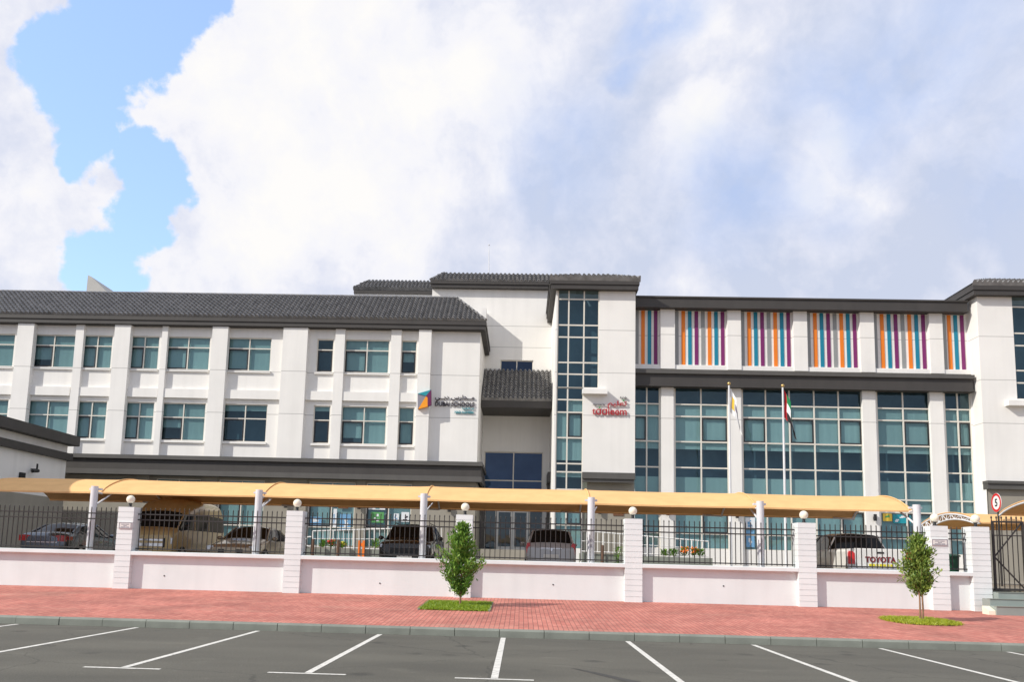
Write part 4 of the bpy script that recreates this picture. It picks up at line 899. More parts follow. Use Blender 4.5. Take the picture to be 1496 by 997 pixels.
# ------------------------------------------------------------------ vehicles (front towards -Y in their own frame)
def cage(stations, spans, mats):
    """smooth shell from cross-sections; returns {material index: MB}"""
    bm = bmesh.new(); rings = []
    for (y, w, zb, zm, bt, wg, zg, wr, zt, cr) in stations:
        hp = [(0, zb), (.86 * w, zb), (w, zm), (.985 * w, bt), (wg, zg), (wr, zt), (0, zt + cr)]
        ring = hp + [(-x, z) for x, z in hp[5:0:-1]]
        rings.append([bm.verts.new((x, y, z)) for x, z in ring])
    n = 12
    for i in range(len(rings) - 1):
        for k in range(n):
            f = bm.faces.new((rings[i][k], rings[i][(k + 1) % n], rings[i + 1][(k + 1) % n], rings[i + 1][k])); f.smooth = True
            s = k if k < 6 else 11 - k
            mi = spans.get(i, {}).get(s, 0); f.material_index = (mi + 1 if mi == 3 and k >= 6 else mi)
    for r, flip in ((rings[0], 0), (rings[-1], 1)):
        for a, b, c, d in ((0, 1, 11, None), (1, 2, 10, 11), (2, 3, 9, 10), (3, 4, 8, 9), (4, 5, 7, 8), (5, 6, 7, None)):
            vs = [r[a], r[b], r[c]] + ([r[d]] if d is not None else []); f = bm.faces.new(vs if flip else vs[::-1]); f.smooth = True
    bmesh.ops.recalc_face_normals(bm, faces=bm.faces)
    cl = bm.edges.layers.float.new('crease_edge')
    for e in bm.edges:
        a, b = [f.material_index for f in e.link_faces][:2] if len(e.link_faces) > 1 else (0, 0)
        e[cl] = .75 if (a > 0) != (b > 0) else .25
    me = bpy.data.meshes.new('t'); bm.to_mesh(me); bm.free()
    for mm in mats: me.materials.append(mm)
    o = bpy.data.objects.new('t', me); COL.objects.link(o); md = o.modifiers.new('s', 'SUBSURF'); md.levels = 3; md.render_levels = 3
    bpy.context.view_layer.update(); ev = bpy.data.meshes.new_from_object(o.evaluated_get(bpy.context.evaluated_depsgraph_get()))
    res = {}
    for p in ev.polygons:
        mb, mp = res.setdefault(p.material_index, (MB(), {})); idx = []
        for v in p.vertices:
            if v not in mp: mp[v] = len(mb.v); mb.v.append(tuple(ev.vertices[v].co))
            idx.append(mp[v])
        mb.f.append(tuple(idx)); mb.s.append(True)
    bpy.data.objects.remove(o); bpy.data.meshes.remove(me); bpy.data.meshes.remove(ev)
    return {k: v[0] for k, v in res.items()}
def carpaint(name, c, metal=.0, rough=.28):
    return mat(name, c, rough, .03, 3, metal=metal, coat=.7)
def car(name, label, cat, stations, spans, paint, rz, loc, lights, wheels, plates, mirrors, extras=None, wr=.33):
    t = thing(name, (0, 0, 0), label, cat)
    sh = cage(stations, spans, [paint, m_carglass, m_carglass, m_carglass, m_carglass, m_black])
    for k, nm, mm in ((0, 'body', paint), (1, 'windscreen', m_carglass), (2, 'rear_window', m_carglass), (3, 'side_window', m_carglass), (4, 'side_window', m_carglass)):
        if k in sh: part(nm, sh[k], mm, t, False)
    for nm, mm, poly, y0, y1 in lights:
        for s in (1, -1): m = MB(); m.prism([(x * s, z) for x, z in poly], y0, y1); part(nm, m, mm, t, False)
    for x, y in wheels:
        for s in (1, -1):
            m = MB(); w = .11; m.tube([(s * (x - w), y, wr), (s * (x + w), y, wr)], wr, 28); o = part('wheel', m, m_rubber, t, False)
            m = MB(); m.tube([(s * (x + w - .01), y, wr), (s * (x + w + .012), y, wr)], wr * .62, 20); part('rim', m, m_alloy, o, False)
    for y, z, w, h, s in plates:
        m = MB(); m.box(-w / 2, w / 2, y - .012, y + .012, z - h / 2, z + h / 2); part('number_plate', m, m_plate, t, False)
    for x, y, z, pm in mirrors:
        for s in (1, -1):
            m = MB(); m.sphere((s * x, y, z), .10, 12, .75); m.bar((s * (x - .16), y + .02, z - .04), (s * x, y, z), .04); part('mirror', m, pm, t, False)
    if extras: extras(t)
    t.location = loc; t.rotation_euler.z = rz; ORG[t.name] = Vector(loc); return t
def pillars(t, paint, segs):
    for p, q in segs:
        for s in (1, -1):
            m = MB(); m.tube([(p[0] * s, p[1], p[2]), (q[0] * s, q[1], q[2])], .03, 8); part('window_pillar', m, paint, t, False)
#            y     w    zb   zm   belt  wg   zg    wr   zt    crown
SEDAN = [(-2.36, .72, .32, .48, .62, .64, .66, .50, .68, .01), (-2.15, .86, .22, .50, .70, .76, .76, .60, .79, .03), (-1.25, .91, .20, .55, .86, .80, .91, .66, .94, .04), (-.95, .91, .20, .55, .92, .80, .97, .66, 1.0, .03),
         (-.15, .92, .20, .55, .94, .68, 1.36, .56, 1.43, .05), (.55, .92, .20, .55, .95, .68, 1.40, .56, 1.47, .04), (1.1, .92, .20, .55, .96, .66, 1.32, .55, 1.39, .04), (1.75, .91, .2, .56, 1.0, .76, 1.05, .64, 1.08, .03), (2.2, .88, .22, .6, .98, .76, 1.04, .6, 1.06, .02), (2.36, .78, .3, .55, .84, .70, .9, .5, .93, .0)]
SSP = {3: {4: 1, 5: 1, 3: 3}, 4: {3: 3}, 5: {3: 3}, 6: {4: 2, 5: 2, 3: 3}}
p_silver = carpaint('silver_blue_paint', (.15, .18, .22), .6, .2); p_beige = carpaint('beige_paint', (.44, .36, .25), .4, .25); p_black = carpaint('black_paint', (.018, .015, .014), 0, .2); p_hatch = carpaint('silver_beige_paint', (.50, .50, .51), .15, .25); p_white = carpaint('white_paint', (.80, .79, .75)); p_tinted = carpaint('canopy_tinted_paint', (.56, .42, .20))  # last one, for the van: white with the canopy's warm light in its colour
def sedan_x(t):
    pillars(t, p_silver, [((.79, -.95, .98), (.62, -.15, 1.42)), ((.60, 1.1, 1.37), (.74, 1.75, 1.08))])
    m = MB(); m.box(-.55, .55, 2.31, 2.36, .70, .73); part('boot_trim', m, m_chrome, t, False)
    m = MB(); m.bar((.0, .5, 1.5), (.0, .72, 1.56), .02); part('antenna', m, m_black, t, False)
car('parked_car', 'silver blue sedan seen from behind with red tail lamps, leftmost car under the canopy', 'car', SEDAN, SSP, p_silver, math.pi, (gx(60, 790, 28.7), 31.1, ZC),
    [('tail_light', m_red, [(.34, .76), (.84, .75), (.84, .95), (.60, .97), (.30, .92)], 2.18, 2.345), ('tail_light', m_red, [(.78, .80), (.885, .80), (.885, .93), (.78, .93)], 1.95, 2.2)],
    [(.80, -1.4), (.80, 1.4)], [(2.33, .62, .52, .12, 1)], [(.98, -.7, 1.02, p_silver)], sedan_x)
SED2 = [list(s) for s in SEDAN]
def beige_x(t):
    pillars(t, p_beige, [((.79, -.95, .98), (.62, -.15, 1.42)), ((.70, .5, .98), (.66, .5, 1.40)), ((.60, 1.1, 1.37), (.74, 1.75, 1.08))])
    m = MB(); m.box(-.42, .42, -2.355, -2.30, .50, .62); part('grille', m, m_black, t, False)
car('parked_car', 'beige sedan facing the wall just right of the high roofed van', 'car', SED2, SSP, p_beige, 0, (gx(336, 800, 27.4), 29.8, ZC),
    [('headlight', m_lamp, [(.48, .58), (.82, .60), (.84, .73), (.70, .75), (.46, .66)], -2.29, -2.05)], [(.80, -1.4), (.80, 1.4)], [(-2.36, .42, .5, .11, 1)], [(.98, -.7, 1.02, p_beige)], beige_x)
SUV = [(-2.2, .78, .34, .6, .86, .70, .90, .55, .94, .02), (-2.05, .89, .26, .6, .95, .80, 1.0, .62, 1.04, .03), (-1.25, .93, .25, .6, 1.02, .82, 1.07, .66, 1.11, .04), (-1.0, .93, .25, .6, 1.06, .82, 1.10, .68, 1.14, .03),
       (-.35, .93, .25, .6, 1.08, .74, 1.56, .62, 1.64, .04), (.6, .93, .25, .6, 1.1, .74, 1.60, .62, 1.68, .03), (1.6, .93, .25, .6, 1.12, .72, 1.55, .60, 1.63, .03), (2.05, .92, .26, .62, 1.12, .80, 1.18, .70, 1.22, .02), (2.2, .86, .36, .6, 1.0, .76, 1.04, .62, 1.07, .0)]
SUSP = {3: {4: 1, 5: 1, 3: 3}, 4: {3: 3}, 5: {3: 3}, 6: {4: 2, 5: 2}}
def suv_x(t):
    pillars(t, p_black, [((.81, -1.0, 1.11), (.66, -.35, 1.62)), ((.74, .3, 1.1), (.72, .3, 1.6))])
    m = MB(); m.box(-.5, .5, -2.205, -2.16, .62, .80); part('grille', m, m_black, t, False)
    for s in (1, -1): m = MB(); m.tube([(.62 * s, -.2, 1.70), (.62 * s, 1.5, 1.69)], .018, 8); part('roof_rail', m, m_black, t, False)
car('parked_car', 'black car facing the wall with wide dark windscreen and side mirrors', 'car', SUV, SUSP, p_black, 0, (gx(592, 795, 27.4), 29.5, ZC),
    [('headlight', m_lamp, [(.52, .80), (.84, .82), (.84, .92), (.60, .92)], -2.14, -1.95)], [(.81, -1.35), (.81, 1.3)], [(-2.21, .5, .5, .11, 1)], [(1.04, -.78, 1.16, p_black)], suv_x, .36)
HATCH = [(-1.95, .72, .34, .5, .72, .64, .76, .5, .80, .02), (-1.8, .82, .24, .5, .82, .74, .88, .58, .92, .03), (-1.2, .85, .22, .55, .95, .76, 1.0, .62, 1.04, .03), (-.95, .85, .22, .55, .98, .76, 1.04, .62, 1.08, .03),
         (-.25, .85, .22, .55, 1.0, .70, 1.46, .58, 1.53, .04), (.6, .85, .22, .55, 1.0, .70, 1.50, .58, 1.57, .03), (1.45, .85, .22, .55, 1.02, .67, 1.44, .56, 1.52, .03), (1.82, .845, .24, .56, 1.0, .74, 1.06, .64, 1.09, .02), (1.95, .78, .32, .55, .84, .70, .88, .55, .90, .0)]
def hatch_x(t):
    pillars(t, p_hatch, [((.76, -.95, 1.05), (.62, -.25, 1.51)), ((.60, 1.46, 1.50), (.72, 1.82, 1.08))])
    m = MB(); m.box(-.36, .36, 1.86, 1.965, .90, .925); part('boot_trim', m, m_chrome, t, False)
    m = MB(); m.tube([(.0, 1.86, 1.02), (-.34, 1.72, 1.14)], .012, 6); part('wiper', m, m_black, t, False)
    m = MB(); m.tube([(0, 1.87, .86), (0, 1.97, .86)], .045, 14); part('emblem', m, m_chrome, t, False)
car('parked_car', 'silver beige hatchback seen from behind, parked in front of the glass entrance doors', 'car', HATCH, {3: {4: 1, 5: 1, 3: 3}, 4: {3: 3}, 5: {3: 3}, 6: {4: 2, 5: 2}}, p_hatch, math.pi, (gx(805, 795, 27.6), 29.4, ZC),
    [('tail_light', m_red, [(.58, .74), (.80, .72), (.83, .90), (.80, 1.08), (.70, 1.08)], 1.70, 1.885)], [(.74, -1.25), (.74, 1.2)], [(1.965, .66, .5, .11, 1)], [(.95, -.72, 1.08, p_hatch)], hatch_x)
VAN = [(-2.44, .80, .34, .6, .92, .74, .98, .6, 1.02, .02), (-2.30, .91, .28, .6, 1.06, .82, 1.14, .68, 1.18, .03), (-1.95, .94, .26, .6, 1.20, .86, 1.26, .74, 1.30, .03), (-1.45, .94, .26, .6, 1.24, .84, 1.76, .72, 1.88, .05),
       (-1.1, .94, .26, .6, 1.25, .86, 1.82, .74, 2.26, .08), (-.5, .94, .26, .6, 1.25, .87, 1.84, .76, 2.36, .08), (1.9, .94, .26, .6, 1.25, .87, 1.84, .76, 2.36, .08), (2.35, .94, .26, .6, 1.25, .86, 1.8, .74, 2.28, .06), (2.44, .90, .34, .6, 1.2, .82, 1.7, .68, 2.1, .04)]
def van_x(t):
    pillars(t, p_tinted, [((.85, -1.95, 1.27), (.82, -1.42, 1.80)), ((.93, -.62, 1.27), (.88, -.62, 1.84)), ((.93, .7, 1.27), (.88, .7, 1.84))])
    m = MB(); m.box(-.62, .62, -2.46, -2.40, .66, .76); m.box(-.62, .62, -2.45, -2.40, .84, .90); part('grille', m, m_chrome, t, False)
    m = MB(); m.box(-.66, .66, -2.425, -2.39, .62, .94); part('grille_panel', m, m_black, t, False)
car('parked_van', 'canopy-tinted tan high roofed passenger van facing the wall behind the leftmost pillar', 'van', VAN, {2: {4: 1, 5: 1, 3: 3}, 3: {3: 3}, 4: {3: 3}, 5: {3: 3}, 6: {3: 3}}, p_tinted, 0, (gx(255, 790, 27.6) - .93, 29.9, ZC),
    [('headlight', m_lamp, [(.56, .70), (.86, .74), (.88, .94), (.74, .98), (.56, .92)], -2.37, -2.1)], [(.82, -1.6), (.82, 1.4)], [(-2.46, .45, .5, .11, 1)], [(1.10, -1.75, 1.34, m_black)], van_x, .34)
# pickup
PICK = [(-2.55, .80, .45, .65, .92, .74, .96, .6, 1.0, .02), (-2.38, .95, .38, .7, 1.0, .84, 1.04, .66, 1.08, .03), (-1.5, .98, .36, .7, 1.06, .86, 1.11, .7, 1.14, .04), (-1.2, .98, .36, .7, 1.08, .86, 1.14, .7, 1.18, .03),
        (-.6, .98, .36, .7, 1.1, .76, 1.56, .62, 1.64, .04), (.2, .98, .36, .7, 1.1, .76, 1.58, .62, 1.67, .03), (.86, .98, .36, .7, 1.1, .75, 1.54, .62, 1.62, .03), (.98, .98, .36, .7, 1.1, .80, 1.12, .66, 1.14, .01), (1.02, .98, .36, .7, 1.02, .80, 1.04, .66, 1.05, .0)]
def pick_x(t):
    pillars(t, p_white, [((.85, -1.2, 1.15), (.66, -.6, 1.62)), ((.93, .1, 1.1), (.72, .1, 1.62)), ((.93, .9, 1.1), (.68, .86, 1.6))])
    m = MB(); bw2 = 1.0
    m.prism([(-bw2 + .05, .45), (bw2 - .05, .45), (bw2, .6), (bw2, 1.02), (bw2 - .03, 1.10), (bw2 - .12, 1.12), (bw2 - .12, .62), (-bw2 + .12, .62), (-bw2 + .12, 1.12), (-bw2 + .03, 1.10), (-bw2, 1.02), (-bw2, .6)], 1.04, 2.60); part('cargo_bed', m, p_white, t, False)
    m = MB(); m.box(-.78, .78, 2.58, 2.64, .56, 1.10); m.tube([(-.78, 2.61, 1.10), (.78, 2.61, 1.10)], .03, 8); g_ = part('tailgate', m, p_white, t, False)
    m = MB(); m.box(-.11, .11, 2.63, 2.655, .98, 1.03); part('handle', m, m_black, g_, False)
    L_ = MB(); fit_text('TOYOTA', -.47, .47, .70, .88, -2.645, .012, .03, L_)
    m = MB(); m.add([(-x, -y, z) for x, y, z in L_.v], L_.f); part('lettering', m, flat('tailgate_letter_red', (.22, .012, .02)), g_, False)
    m = MB()
    for k in range(7): m.box(-.37 + k * .108, -.37 + k * .108 + .075, 2.642, 2.652, .585, .655)
    part('yellow_mark', m, flat('tailgate_mark_yellow', (.72, .62, .02)), g_, False)
    m = MB(); m.box(-.95, .95, 2.6, 2.78, .40, .52); part('bumper', m, m_chrome, t, False)
car('pickup_truck', 'white double cab pickup truck with red tail lamps and red tailgate lettering', 'pickup truck', PICK, {3: {4: 1, 5: 1, 3: 3}, 4: {3: 3}, 5: {3: 3}, 6: {4: 2, 5: 2, 3: 2}}, p_white, math.pi, (gx(1285.7, 815, 26.0), 28.62, ZC),
    [('tail_light', m_red, [(.79, .64), (.985, .64), (.985, .98), (.95, 1.04), (.86, 1.04), (.79, .98)], 2.52, 2.655)], [(.84, -1.6), (.84, 1.75)], [], [(1.08, -.9, 1.2, m_black)], pick_x, .37)

# ------------------------------------------------------------------ flagpoles and flags
FY = 46.
def flagpole(px, pyt, label):
    p = at(px, pyt, FY); x = gx(px + 1.5, 700, FY) * .5 + p.x * .5
    t = thing('flagpole', (x, FY, ZC), label, 'flagpole', 'flagpoles in front of the glass hall')
    m = MB(); m.tube([(x, FY, ZC), (x, FY, p.z - .1)], [.085, .05], 14); m.lathe([(0, 0), (.2, 0), (.2, .03), (.1, .06), (.1, .3), (.06, .32)], (x, FY, ZC), 14); part('pole', m, m_postw, t)
    m = MB(); m.sphere((x, FY, p.z), .10, 16); part('finial', m, m_brass, t); return x, p.z
xf1, zf1 = flagpole(1065, 561, 'tall white flagpole with brass ball carrying the white flag, left of the pair'); xf2, zf2 = flagpole(1144, 564, 'tall white flagpole with brass ball carrying the red, green, white and black flag')
def cloth(u, v, x, z, hoist, drop, wid):
    """limp flag: u along the fly, v down the hoist"""
    fold = .10 * math.sin(u * 8 + v * 1.2) + .03 * math.sin(u * 17)
    return (x + .07 + wid * (u ** .8) * (.75 + .35 * v) + .03 * math.sin(v * 5 + u * 3), FY + fold * (.35 + u), z - v * hoist - drop * u ** 1.25 - .04 * math.sin(u * 9))
def band(u0, u1, v0, v1, *a):
    m = MB(); nu, nv = 18, 14; vs = [cloth(u0 + (u1 - u0) * i / nu, v0 + (v1 - v0) * j / nv, *a) for i in range(nu + 1) for j in range(nv + 1)]
    return m.add(vs, [(i * (nv + 1) + j, (i + 1) * (nv + 1) + j, (i + 1) * (nv + 1) + j + 1, i * (nv + 1) + j + 1) for i in range(nu) for j in range(nv)], True)
f_red = flat('flag_red', (.55, .01, .02), .8); f_green = flat('flag_green', (.0, .19, .06), .8); f_white = flat('flag_white', (.74, .74, .74), .8); f_black = flat('flag_black', (.018, .015, .018), .8); f_gold = flat('flag_gold', (.72, .46, .05), .8); f_purple = flat('flag_mark', (.10, .06, .14), .8)
t = thing('flag', (xf2, FY, zf2 - .3), 'limp red, green, white and black flag hanging from the right hand flagpole', 'flag'); A = (xf2, zf2 - .25, 1.55, 1.3, .56)
part('red_band', band(0, .21, 0, 1, *A), f_red, t); part('green_stripe', band(.21, 1, 0, .33, *A), f_green, t); part('white_stripe', band(.21, 1, .33, .66, *A), f_white, t); part('black_stripe', band(.21, 1, .66, 1, *A), f_black, t)
t = thing('flag', (xf1, FY, zf1 - .3), 'limp white flag with gold patch hanging from the left hand flagpole', 'flag'); A = (xf1, zf1 - .25, 1.35, 1.35, .56)
part('cloth', band(0, 1, 0, 1, *A), f_white, t)
def decal(u0, u1, v0, v1, A):
    m = band(u0, u1, v0, v1, *A); m.v = [(x, y - .012, z) for x, y, z in m.v]; return m
part('gold_patch', decal(.10, .34, .25, .75, A), f_gold, t)
for k in range(5): part('mark', decal(.42 + k * .10, .48 + k * .10, .35, .62, A), f_purple, t)

# ------------------------------------------------------------------ signs on the walls
def poly_at(pts, Y): return [(p.x, p.z) for p in (at(x, y, Y) for x, y in pts)]
def word(txt, x0, y0, x1, y1, Y, m, root, bold, depth=.06):
    a = at(x0, y1, Y); b = at(x1, y0, Y); o = fit_text(txt, a.x, b.x, a.z, b.z, Y, depth, bold); part('lettering', o, m, root)
def lx(x): return 590 + x / 9.973
def ly(y): return 560 + y / 9.973
AR = lambda s: s
t = thing('school_sign', (gx(620, 588, 49.6), 49.6, gz(620, 598, 49.6)), 'school name sign with a folded teal, purple, orange and grey emblem and dark lettering', 'sign')
for nm, mm, pts, d in (('emblem_face', s_grey, [(205, 160), (325, 195), (215, 375), (205, 385)], .16), ('emblem_face', s_teal, [(205, 160), (400, 103), (330, 195)], .2), ('emblem_face', s_purple, [(400, 103), (400, 325), (350, 338), (350, 215), (325, 195)], .22), ('emblem_face', s_orange, [(325, 197), (350, 217), (350, 345), (212, 383)], .18)):
    m = MB(); m.prism(poly_at([(lx(x), ly(y)) for x, y in pts], 49.5), 49.58 - d, 49.62); part(nm, m, mm, t)
word('\uFEF2\u0640\u0640\uFE91\uFEA9 \uFEB1\uFEAD\uFE8D\uFEAA\u0640\u0640\uFEE3', lx(455), ly(180), lx(1030), ly(266), 49.97, s_navy, t, .012)
word('DUBAI SCHOOLS', lx(455), ly(283), lx(1030), ly(336), 49.97, s_navy, t, .014)
word('\uFE8E\uFE92\uFEB8\uFEDF\uFE8D \uFEAA\uFEE7', lx(855), ly(358), lx(1020), ly(394), 49.97, s_teal, t, .012)
word('NAD ALSHEBA', lx(742), ly(412), lx(1020), ly(443), 49.97, s_teal, t, .008)
def lx(x): return 840 + x / 14.96
def ly(y): return 560 + y / 14.96
t = thing('wall_sign', (gx(890, 600, 49), 49, gz(890, 606, 49)), 'red raised lettering with green leaf dots on the white stair tower wall', 'sign')
word('\uFEE2\uFEF4\uFEE0\uFECC\uFE97', lx(712), ly(392), lx(1132), ly(548), 48.93, s_red, t, .014, .05)
word('t\u0251\u0251leem', lx(375), ly(548), lx(1130), ly(692), 48.93, s_red, t, .010, .05)
word('\uFE93\uFEAD\uFE8D\uFEA9\uFE88\uFE91', lx(985), ly(298), lx(1135), ly(350), 48.95, s_navy, t, .01)
word('Operated by', lx(390), ly(458), lx(665), ly(494), 48.95, s_navy, t, .01)
for x, y in ((1062, 388), (540, 540)):
    m = MB(); m.prism(poly_at([(lx(x - 22), ly(y + 8)), (lx(x - 5), ly(y - 22)), (lx(x + 22), ly(y - 12)), (lx(x + 8), ly(y + 16))], 48.9), 48.86, 48.95); part('leaf', m, s_green, t)
m = MB(); p, q = at(896, 754, 49.33), at(911, 746.5, 49.33); m.box(p.x, q.x, 49.31, 49.35, p.z, q.z); solo('wall_plaque', m, s_brown, (p.x, 49.33, p.z), 'small brown plaque on the taupe wall under the stair tower', 'sign')

# speed limit sign
sp = at(1455.5, 735, 30.)
t = thing('speed_sign', (sp.x, 30, ZC), 'round red ringed white speed sign with black 5 on a dark pole behind the gate', 'sign', rz=R(-93))
h = sp.z - ZC
m = MB(); m.tube([(0, .05, 0), (0, .05, h + .25)], .035, 12); part('pole', m, m_iron, t, False)
m = MB(); m.tube([(0, -.004, h), (0, .012, h)], .34, 36); part('disc', m, flat('sign_disc_white', (.80, .80, .78)), t, False)
m = MB(); k = 40; vs = []; fs = []
for i in range(k):
    a = 2 * math.pi * i / k
    for r_, y in ((.335, -.008), (.25, -.008), (.335, .016), (.25, -.004)): vs.append((r_ * math.cos(a), y, h + r_ * math.sin(a)))
for i in range(k): a = 4 * i; b = 4 * ((i + 1) % k); fs += [(a, b, b + 1, a + 1), (a, a + 2, b + 2, b), (a + 1, b + 1, b + 3, a + 3)]
m.add(vs, fs); part('ring', m, flat('sign_ring_red', (.60, .012, .015)), t, False)
m = MB(); fit_text('5', -.085, .085, h - .14, h + .14, -.006, .006, .02, m); part('number', m, s_black, t, False)

# wall lamps
WLS = [(302.5, 735, 50.06, 'between the two ground floor windows above the van'), (418, 738, 50.06, 'left of the classroom window with blue posters'), (525, 740, 50.06, 'between the two poster filled classroom windows'), (656.5, 744, 50.06, 'left of the entrance porch'),
       (876, 747, 49.35, 'under the stair tower beside the brown plaque'), (975, 749, 49.88, 'on the first white pilaster of the glass hall'), (1076, 753, 49.88, 'on the white pilaster behind the left flagpole'), (1277, 757, 49.88, 'on the white pilaster above the pickup')]
w0 = None
for px, py, Y, l in WLS:
    p = at(px, py, Y); l = 'black wall lamp ' + l
    if w0 is None:
        w0 = thing('wall_lamp', (0, 0, 0), l, 'lamp', 'black wall lamps along the ground floor')
        m = MB(); m.box(-.06, .06, -.05, 0, -.12, .06); part('mount', m, m_black, w0, False)
        m = MB(); m.tube([(0, -.16, -.2), (0, -.16, .2)], .095, 14); m.bar((0, -.05, 0), (0, -.12, 0), .05); part('lamp_body', m, m_black, w0, False)
        w0.location = p
    else: dup(w0, p, l)

# ------------------------------------------------------------------ ramp railings, troughs, plants, posts
def ramp_rail(px0, py0, qy0, px1, py1, qy1, Y, step, label, loop=False):
    a, a2, b, b2 = at(px0, py0, Y), at(px0, qy0, Y), at(px1, py1, Y), at(px1, qy1, Y)
    t = thing('ramp_railing', ((a.x + b.x) / 2, Y, ZC), label, 'railing', 'white ramp railings at the facade'); n_ = max(2, round((b.x - a.x) / step))
    m = MB(); m.tube([a, b], .035, 8); m.tube([a2, b2], .03, 8); m.tube([(a + a2) / 2, (b + b2) / 2], .022, 6)
    if loop: m.tube([(a + a2) / 2 + Vector((0, 0, .1))] + [(a + a2) / 2 + Vector((-.22 - .18 * math.sin(k * math.pi / 6), 0, .1 * math.cos(k * math.pi / 6) * 2.6 - .16)) for k in range(7)] + [a2], .035, 8)
    part('rail', m, m_white_rail, t)
    m = MB()
    for k in range(n_ + 1):
        f = k / n_; p, q = a.lerp(b, f), a2.lerp(b2, f); m.tube([p, q], .035 if k % 4 == 0 else .02, 6)
        if k % 4 == 0: m.tube([q, (q.x, Y, ZC)], .035, 6)
    part('baluster', m, m_white_rail, t)
    m = MB(); m.prism([(a2.x, ZC), (b2.x, ZC), (b2.x, b2.z - .1), (a2.x, a2.z - .1)], Y + .12, Y + 1.6); r_ = solo('ramp', m, m_concrete, (a.x, Y + .8, ZC), 'low grey concrete ramp behind the ' + label, 'ramp')
    return t
ramp_rail(457, 776.5, 799, 645, 771, 807, 45.0, .285, 'white balustrade rising towards the entrance on the left side', True)
ramp_rail(849, 776, 806, 1035, 791.8, 814, 45.0, .30, 'white balustrade sloping down to the right of the entrance')
def trough(x0, x1, yt, Y, label):
    a, b = gx(x0, yt, Y), gx(x1, yt, Y); zt = gz((x0 + x1) / 2, yt, Y); t = thing('planter_trough', ((a + b) / 2, Y, ZC), label, 'planter', 'grey planting troughs')
    m = MB(); m.box(a, b, Y, Y + .1, ZC, zt); m.box(a, b, Y + .6, Y + .7, ZC, zt); m.box(a, a + .1, Y + .1, Y + .6, ZC, zt); m.box(b - .1, b, Y + .1, Y + .6, ZC, zt); part('trough', m, m_concrete, t)
    m = MB(); m.box(a + .1, b - .1, Y + .1, Y + .6, ZC, zt - .06); part('soil', m, m_soil, t)
    return zt
zt1 = trough(448, 640, 804, 43.6, 'long low grey trough below the left white balustrade')
zt2 = trough(905, 1041, 814.5, 43.6, 'long low grey trough below the right white balustrade')
pl_red = flat('petal_red', (.60, .03, .02)); pl_or = flat('petal_orange', (.85, .20, .02)); pl_ye = flat('petal_yellow', (.80, .62, .05))
PLANTS = [(472, 797, zt1, None, 'small green leafy plant in the left trough near a brown post'), (484, 797, zt1, pl_red, 'red flowering plant in the left trough between the two brown posts'), (500, 800, zt1, pl_ye, 'yellow flowering plant in the left trough right of a brown post'), (549, 796, zt1, None, 'green upright plant in the left trough beside the black car'),
          (813, 804, None, pl_or, 'orange flowering plant right of the silver hatchback'), (903, 806, None, None, 'small dark green plant in front of the right balustrade start'), (972, 811, zt2, None, 'bright green plant at the left of the right trough'), (984, 811, zt2, None, 'second bright green plant in the right trough, left of the orange flowers'), (1000, 808, zt2, pl_or, 'orange flowering plant at the middle of the right trough'), (1014, 808, zt2, pl_or, 'orange flowering plant between green plant and other orange flowers'), (1023, 810, zt2, None, 'yellow green plant at the right end of the right trough')]
for px, py, zb_, pet, l in PLANTS:
    p = at(px, py, 43.9); z0 = (zb_ - .06) if zb_ else ZC; h = max(.35, p.z + .25 - z0); rnd = random.Random(px)
    t = thing('garden_plant', (p.x, 43.9, z0), l, 'plant', 'plants along the ramp railings'); m = MB(); f = MB()
    if zb_ is None: b_ = MB(); b_.lathe([(0, 0), (.16, 0), (.2, .35), (.17, .35), (.16, .3), (0, .3)], (p.x, 43.9, ZC), 14); part('pot', b_, m_concrete, t)
    for k in range(170):
        a = rnd.uniform(0, 6.28); r_ = rnd.uniform(0, .22); zz = z0 + h * rnd.uniform(.25, .95); o = Vector((p.x + r_ * math.cos(a), 43.9 + r_ * math.sin(a), zz)); d = Vector((math.cos(a), math.sin(a), rnd.uniform(.2, 1.6))).normalized(); s = d.cross(Vector((0, 0, 1))).normalized(); l_ = rnd.uniform(.1, .2)
        m.add([o, o + d * l_ * .5 + s * .035, o + d * l_, o + d * l_ * .5 - s * .035], [(0, 1, 2, 3)])
    m.tube([(p.x, 43.9, z0), (p.x, 43.9, z0 + h * .7)], .012, 5); part('foliage', m, m_leaf, t)
    if pet:
        for k in range(34):
            a = rnd.uniform(0, 6.28); r_ = rnd.uniform(0, .26); f.sphere((p.x + r_ * math.cos(a), 43.9 + r_ * math.sin(a) - .05, z0 + h * rnd.uniform(.55, 1.05)), rnd.uniform(.035, .06), 6)
        part('flower', f, pet, t)
for px, py, l in ((457.5, 788, 'brown wooden post at the left end of the left trough'), (494.5, 789, 'brown wooden post in front of the left trough between red and yellow flowers'), (880, 797, 'short brown wooden post in front of the right balustrade')):
    p = at(px, py, 43.2); m = MB(); m.tube([(p.x, 43.2, ZC), (p.x, 43.2, p.z - .04), (p.x, 43.2, p.z)], [.085, .085, .06], 10); solo('wooden_post', m, m_wood, (p.x, 43.2, ZC), l, 'post', 'brown wooden posts')
a, b = at(523.5, 803, 43.5), at(533.5, 790.5, 43.5); t = thing('garden_ornament', ((a.x + b.x) / 2, 43.5, ZC), 'small orange H shaped frame standing by the left trough', 'ornament')
m = MB(); m.box(a.x, a.x + .12, 43.4, 43.5, ZC, b.z); m.box(b.x - .12, b.x, 43.4, 43.5, ZC, b.z); part('upright', m, pl_or, t); m = MB(); m.box(a.x + .12, b.x - .12, 43.42, 43.48, (a.z + b.z) / 2 - .08, (a.z + b.z) / 2 + .10); part('crossbar', m, pl_or, t)
